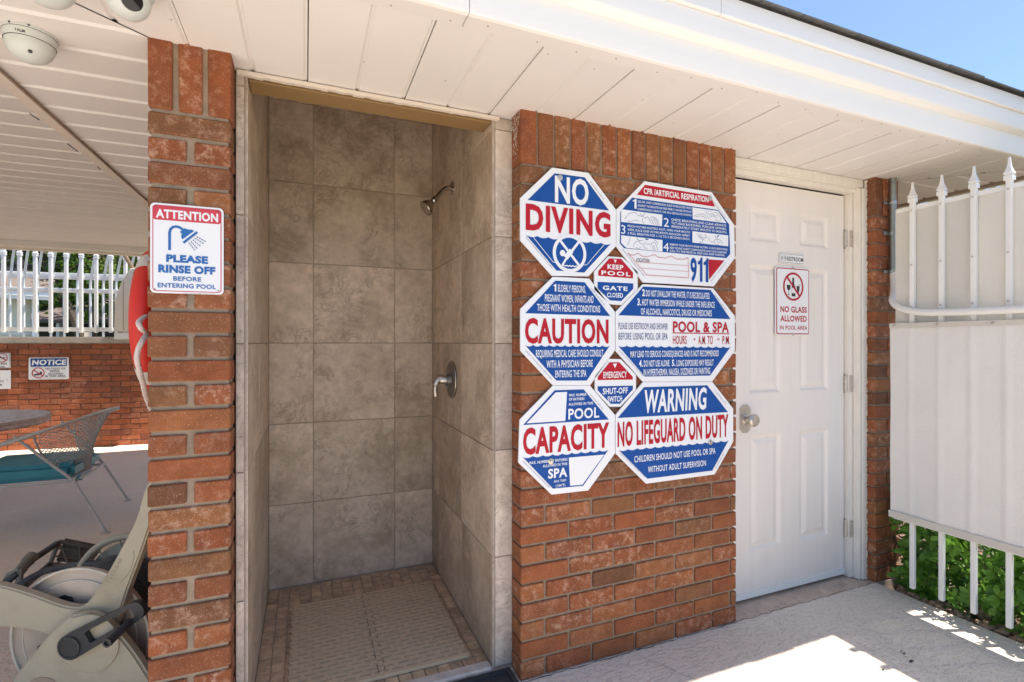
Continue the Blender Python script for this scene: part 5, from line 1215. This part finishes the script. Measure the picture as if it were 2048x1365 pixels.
# ================================================================== PATIO CHAIR AND TABLE
pc = thing('patio_chair', 'grey metal mesh patio chair with teal cushion facing the stone table', 'chair', (-1.70, 2.76, 0))
def hoop(t):   # t in [-1,1] round the back, arms run down to the front (chair faces -x)
    a = t * R(150); ex = .43 * math.cos(a) if math.cos(a) > 0 else .62 * math.cos(a); return Vector((ex, .36 * math.sin(a), .765 - .30 * ((1 - math.cos(a)) / 2) ** 1.3 * 1.15))
hp = [hoop(-1 + i / 30) for i in range(61)]
MB().tube(hp, .010, 8).build('arm_hoop', M['chair_metal'], pc, smooth=True)
MB().tube([Vector((p.x * .90 - .0, p.y * .88, p.z - .012)) for p in hp[13:48]], .006, 6).build('inner_hoop', M['chair_metal'], pc, smooth=True)
b = MB()
for i in range(13, 47, 2): b.tube([hp[i], Vector((hp[i + 1].x * .90, hp[i + 1].y * .88, hp[i + 1].z - .012))], .003, 4); b.tube([hp[i + 1], Vector((hp[i].x * .90, hp[i].y * .88, hp[i].z - .012))], .003, 4)
b.build('rim_lattice', M['chair_metal'], pc)
def backpt(u, v):   # u across -1..1, v 0 bottom..1 top
    top = hoop(u * .52); top = Vector((top.x * .90, top.y * .88, top.z - .014)); bot = Vector((.265 - .05 * u * u, .20 * u, .335)); p = bot.lerp(top, v); p.x += .03 * math.sin(math.pi * v) * -1; return p
b = MB(); NU = 30
for k in range(-NU, NU + 1):
    for sgn in (1, -1):
        pts = []
        for q in range(25):
            v_ = q / 24; u = k * 2 / NU + sgn * (v_ - .5) * 1.15
            if -1 <= u <= 1: pts.append(backpt(u, v_))
        if len(pts) > 1: b.tube(pts, .0025, 4)
o = b.build('mesh_back', M['chair_metal'], pc)
MB().tube([backpt(-1, v_ / 10) for v_ in range(11)], .007, 6).tube([backpt(1, v_ / 10) for v_ in range(11)], .007, 6).tube([backpt(u / 10, 0) for u in range(-10, 11)], .008, 6).build('back_frame', M['chair_metal'], pc, smooth=True)
MB().tube([Vector((x, y_, .325)) for x, y_ in ((.28, -.24), (.28, .24), (-.30, .26), (-.30, -.26), (.28, -.24))], .010, 8).build('seat_frame', M['chair_metal'], pc, smooth=True)
cm = MB(); pl = [(.255, -.235), (.265, 0), (.255, .235), (-.29, .25), (-.31, 0), (-.29, -.25)]
cm.box(-.30, .262, -.245, .245, .335, .445).build('cushion', M['teal'], pc, smooth=True, bevel=.03, seg=4)
MB().tube([(.27, -.235, .33), (.30, -.235, .36)], .006, 5).tube([(.27, -.22, .33), (.31, -.25, .33)], .005, 5).build('cushion_tie', M['teal'], pc)
for sy in (-1, 1):
    f0 = Vector((.485, -.40, 0)) if sy < 0 else Vector((.40, .36, 0))
    up = Vector((.02, sy * .30, .66)) if sy < 0 else Vector((.02, .30, .66))
    lg = MB().tube([Vector((-.005, sy * .335, .655)), Vector((.275, sy * .262, .325)), f0 + Vector((0, 0, .012))], .009, 8).build('leg', M['chair_metal'], pc, smooth=True)
    MB().lathe([(.026, 0), (.026, .004), (.010, .012)], 14, Matrix.Translation(f0)).build('foot', M['chair_metal'], lg)
    f1 = Vector((-.46, sy * .30, 0)); lg = MB().tube([Vector((-.30, sy * .26, .33)), f1 + Vector((0, 0, .01))], .009, 8).build('leg', M['chair_metal'], pc, smooth=True)
    MB().lathe([(.026, 0), (.026, .004), (.010, .012)], 14, Matrix.Translation(f1)).build('foot', M['chair_metal'], lg)
tb_ = thing('patio_table', 'round table with veined grey stone top and rough broken edge at the left photo edge', 'table', (-2.53, 3.42, 0))
b = MB(); n = 72; rr = [.60 + .008 * noise.noise(Vector((math.cos(i * .0873) * 9, math.sin(i * .0873) * 9, 0))) * 2 for i in range(n)]
MB().add([(rr[i] * math.cos(i * .0873), rr[i] * math.sin(i * .0873), .665) for i in range(n)], [tuple(range(n))]).build('table_top', M['tabletop'], tb_)
vs = []; fs = []
for lv_, (dz, dr) in enumerate(((.665, 0), (.650, .010), (.635, .002), (.615, .008), (.600, -.02))):
    for i in range(n): q = rr[i] + dr + .010 * noise.noise(Vector((i * .9, lv_ * 3, 5))); vs.append((q * math.cos(i * .0873), q * math.sin(i * .0873), dz))
for l_ in range(4):
    for i in range(n): fs.append((l_ * n + i, (l_ + 1) * n + i, (l_ + 1) * n + (i + 1) % n, l_ * n + (i + 1) % n))
fs.append(tuple(4 * n + i for i in range(n)))
MB().add(vs, fs).build('table_edge', M['tableedge'], tb_)
MB().lathe([(.24, 0), (.24, .02), (.05, .05), (.04, .3), (.05, .56), (.15, .6)], 20).build('pedestal', M['chair_metal'], tb_, smooth=True)

# ================================================================== BEYOND THE WALL
struct(MB().box(-60, 60, 9.2, 14, -.10, -.055).build('street', M['asphalt']))
hs = thing('siding_house', 'cream lap-sided house with white trim beyond the left end of the fence', 'house')
HZ = 13.0; hB = at(62, 690, HZ); hr = Vector((ray(62, 690).x, ray(62, 690).y)).normalized(); hA = hB - Vector((hr.y, -hr.x, 0)) * 6; hd = (hB - hA); hd.z = 0; hL = hd.length; ha = math.atan2(hd.y, hd.x)
hs.location = (hA.x, hA.y, 0); hs.rotation_euler = (0, 0, ha)
zt = at(0, 600, HZ).z
MB().box(0, hL, .02, 2.2, -.1, zt).build('wall', M['siding'], hs)
b = MB(); z = -.1
while z < zt - .05: b.add([(0, .015, z + .115), (hL, .015, z + .115), (hL, -.008, z), (0, -.008, z), (0, .02, z), (hL, .02, z)], [(3, 2, 1, 0), (4, 5, 2, 3)]); z += .118
o = b.build('siding_boards', M['siding'], hs); o['kind'] = 'stuff'
MB().box(-.5, hL + .4, -.55, -.5, zt - .02, zt + .14).build('fascia', M['fascia'], hs)
MB().box(-.5, hL + .4, -.60, -.555, zt + .06, zt + .17).build('gutter', M['fascia'], hs)
MB().box(-.5, hL + .4, -.5, 0, zt, zt + .02).build('soffit', M['fascia'], hs)
MB().add([(-.5, -.62, zt + .17), (hL + .4, -.62, zt + .17), (hL + .6, 2.6, zt + 1.3), (-.5, 2.6, zt + 1.3)], [(0, 1, 2, 3)]).build('roof', M['roofgrey'], hs)
MB().box(hL + .01, hL + .13, -.14, 0, -.1, zt).build('corner_post', M['fascia'], hs)
h2 = thing('carport_house', 'dark low carport house with brown sloping roof beyond the fence', 'house')
q0 = at(60, 690, 20); h2.location = (q0.x, q0.y, 0); h2.rotation_euler = (0, 0, -TH)
MB().box(0, 4.6, .3, 4, -.1, 2.1).build('wall', M['darkhouse'], h2)
MB().add([(-.6, -.5, 2.15), (5.4, -.5, 2.0), (5.0, 3.4, 3.2), (.6, 3.4, 3.4), (-.6, -.5, 2.05), (5.4, -.5, 1.9)], [(0, 1, 2, 3), (4, 5, 1, 0)]).build('roof', M['roofgrey'], h2)
for x in (.1, 1.4, 4.4): MB().box(x, x + .12, -.4, -.28, -.1, 2.0).build('post', M['fascia'], h2)
# parked car
car = thing('parked_car', 'silver blue car parked beyond the wall, only its roof and hood showing', 'car')
q0 = at(160, 690, 12.2); car.location = (q0.x, q0.y, -.055); car.rotation_euler = (0, 0, -TH - .05)
pr = [(-.6, .35), (-.58, .75), (-.35, .98), (.55, 1.06), (1.25, 1.50), (1.7, 1.56), (2.6, 1.53), (3.2, 1.12), (3.7, 1.02), (3.8, .6), (3.75, .35)]
MB().prism(pr, 0, 1.7).build('body', M['carpaint'], car, smooth=True, bevel=.06, seg=3)
MB().prism([(.75, 1.08), (1.3, 1.46), (1.9, 1.50), (2.5, 1.48), (3.0, 1.12)], -.008, 1.708).build('side_window', M['glass'], car)
MB().add([(.60, .12, 1.10), (.60, 1.58, 1.10), (1.22, 1.5, 1.503), (1.22, .2, 1.503)], [(0, 1, 2, 3)]).build('windscreen', M['glass'], car, loc=(-.012, 0, .012))
for x in (.25, 2.95):
    for y_ in (0, 1.55):
        wl = MB().lathe([(.31, 0), (.33, .03), (.33, .17), (.31, .2)], 24, Matrix.Translation((x, y_ + .18, .33)) @ RY).build('wheel', M['rubber'], car, smooth=True)
for y_ in (.25, 1.3): MB().box(-.62, -.58, y_, y_ + .25, .62, .74).build('headlight', M['glass'], car)

# trees
def tree(label, base, h, cr, nclump, leafn, size, m, seed, trunk_r=.18, lean=(0, 0), group='trees beyond the garden wall'):
    rnd = random.Random(seed); t = thing('tree', label, 'tree', (base.x, base.y, -.1), 0, group)
    T = MB(); top = Vector((lean[0], lean[1], h * .62)); sp = bez([(0, 0, 0), (lean[0] * .3, lean[1] * .3, h * .25), tuple(top * .8), tuple(top)], 5)
    T.tube(sp, [trunk_r * (1 - .7 * i / (len(sp) - 1)) for i in range(len(sp))], 9)
    F = MB(); cs = []
    for c in range(nclump):
        a = rnd.uniform(0, 6.283); e = rnd.uniform(-.9, 1); rr = cr * rnd.uniform(.35, 1)
        cc = Vector((top.x + rr * math.cos(a) * math.sqrt(1 - e * e * .6), top.y + rr * math.sin(a) * math.sqrt(1 - e * e * .6), h * .62 + e * cr * .85)); cs.append(cc)
        st0 = sp[rnd.randrange(len(sp) // 2, len(sp))]
        if c % 2 == 0: T.tube([st0, st0.lerp(cc, .5) + Vector((0, 0, .1)), cc], [trunk_r * .28, trunk_r * .16, trunk_r * .05], 5)
        cs_r = cr * rnd.uniform(.18, .34)
        for i in range(leafn):
            d = Vector((rnd.gauss(0, 1), rnd.gauss(0, 1), rnd.gauss(0, .75))); d = d.normalized() * cs_r * rnd.uniform(.3, 1.1) ; p = cc + d
            n_ = Vector((rnd.gauss(0, 1), rnd.gauss(0, 1), rnd.gauss(0, 1) + .8)).normalized(); u = n_.orthogonal().normalized(); u.rotate(Matrix.Rotation(rnd.uniform(0, 6.28), 3, n_)); v_ = n_.cross(u); s_ = size * rnd.uniform(.6, 1.3)
            F.add([p - u * s_, p - v_ * s_ * .5, p + u * s_, p + v_ * s_ * .5], [(0, 1, 2, 3)])
    T.build('trunk', M['tree_bark'], t, smooth=True); F.build('crown', m, t); return t
tree('dense dark green tree standing behind the carport house', at(95, 690, 24), 10.5, 4.4, 60, 110, .16, M['treeleaf'], 1, .25)
tree('bright yellow-green tree in the middle beyond the curved pickets', at(185, 690, 17), 8.2, 3.0, 55, 110, .11, M['yellowleaf'], 2, .16)
tree('leaning dark-trunked tree beside the parked car', at(192, 690, 14.5), 6.9, 2.2, 46, 100, .09, M['treeleaf'], 3, .17, (-1.5, .3))
tree('broad green tree at the far left behind the siding house', at(-40, 690, 22), 8.2, 4.2, 60, 110, .16, M['treeleaf'], 4, .25)
tree('green tree farthest right behind the life ring', at(285, 690, 20), 9, 4.0, 60, 110, .15, M['treeleaf'], 5, .22)
tree('yellowish tree beyond the mesh fence on the right', Vector((7.5, 1.5, 0)), 3.2, 1.8, 40, 90, .08, M['yellowleaf'], 6, .1, group=None)
# hedge strip low down beyond the street
hg = MB(); rnd = random.Random(5)
for i in range(26000):
    t = rnd.random(); p = at(-120 + 480 * t, 690, 29); p.z = rnd.uniform(0, 6.5); p.y += rnd.uniform(-.8, .8)
    n_ = Vector((rnd.gauss(0, 1), rnd.gauss(0, 1), rnd.gauss(0, 1))).normalized(); u = n_.orthogonal(); v_ = n_.cross(u); s_ = .19
    hg.add([p - u * s_, p - v_ * s_ * .5, p + u * s_, p + v_ * s_ * .5], [(0, 1, 2, 3)])
o = hg.build('hedge', M['treeleaf']); o['kind'] = 'stuff'; o['label'] = 'dark hedge mass behind the far houses'
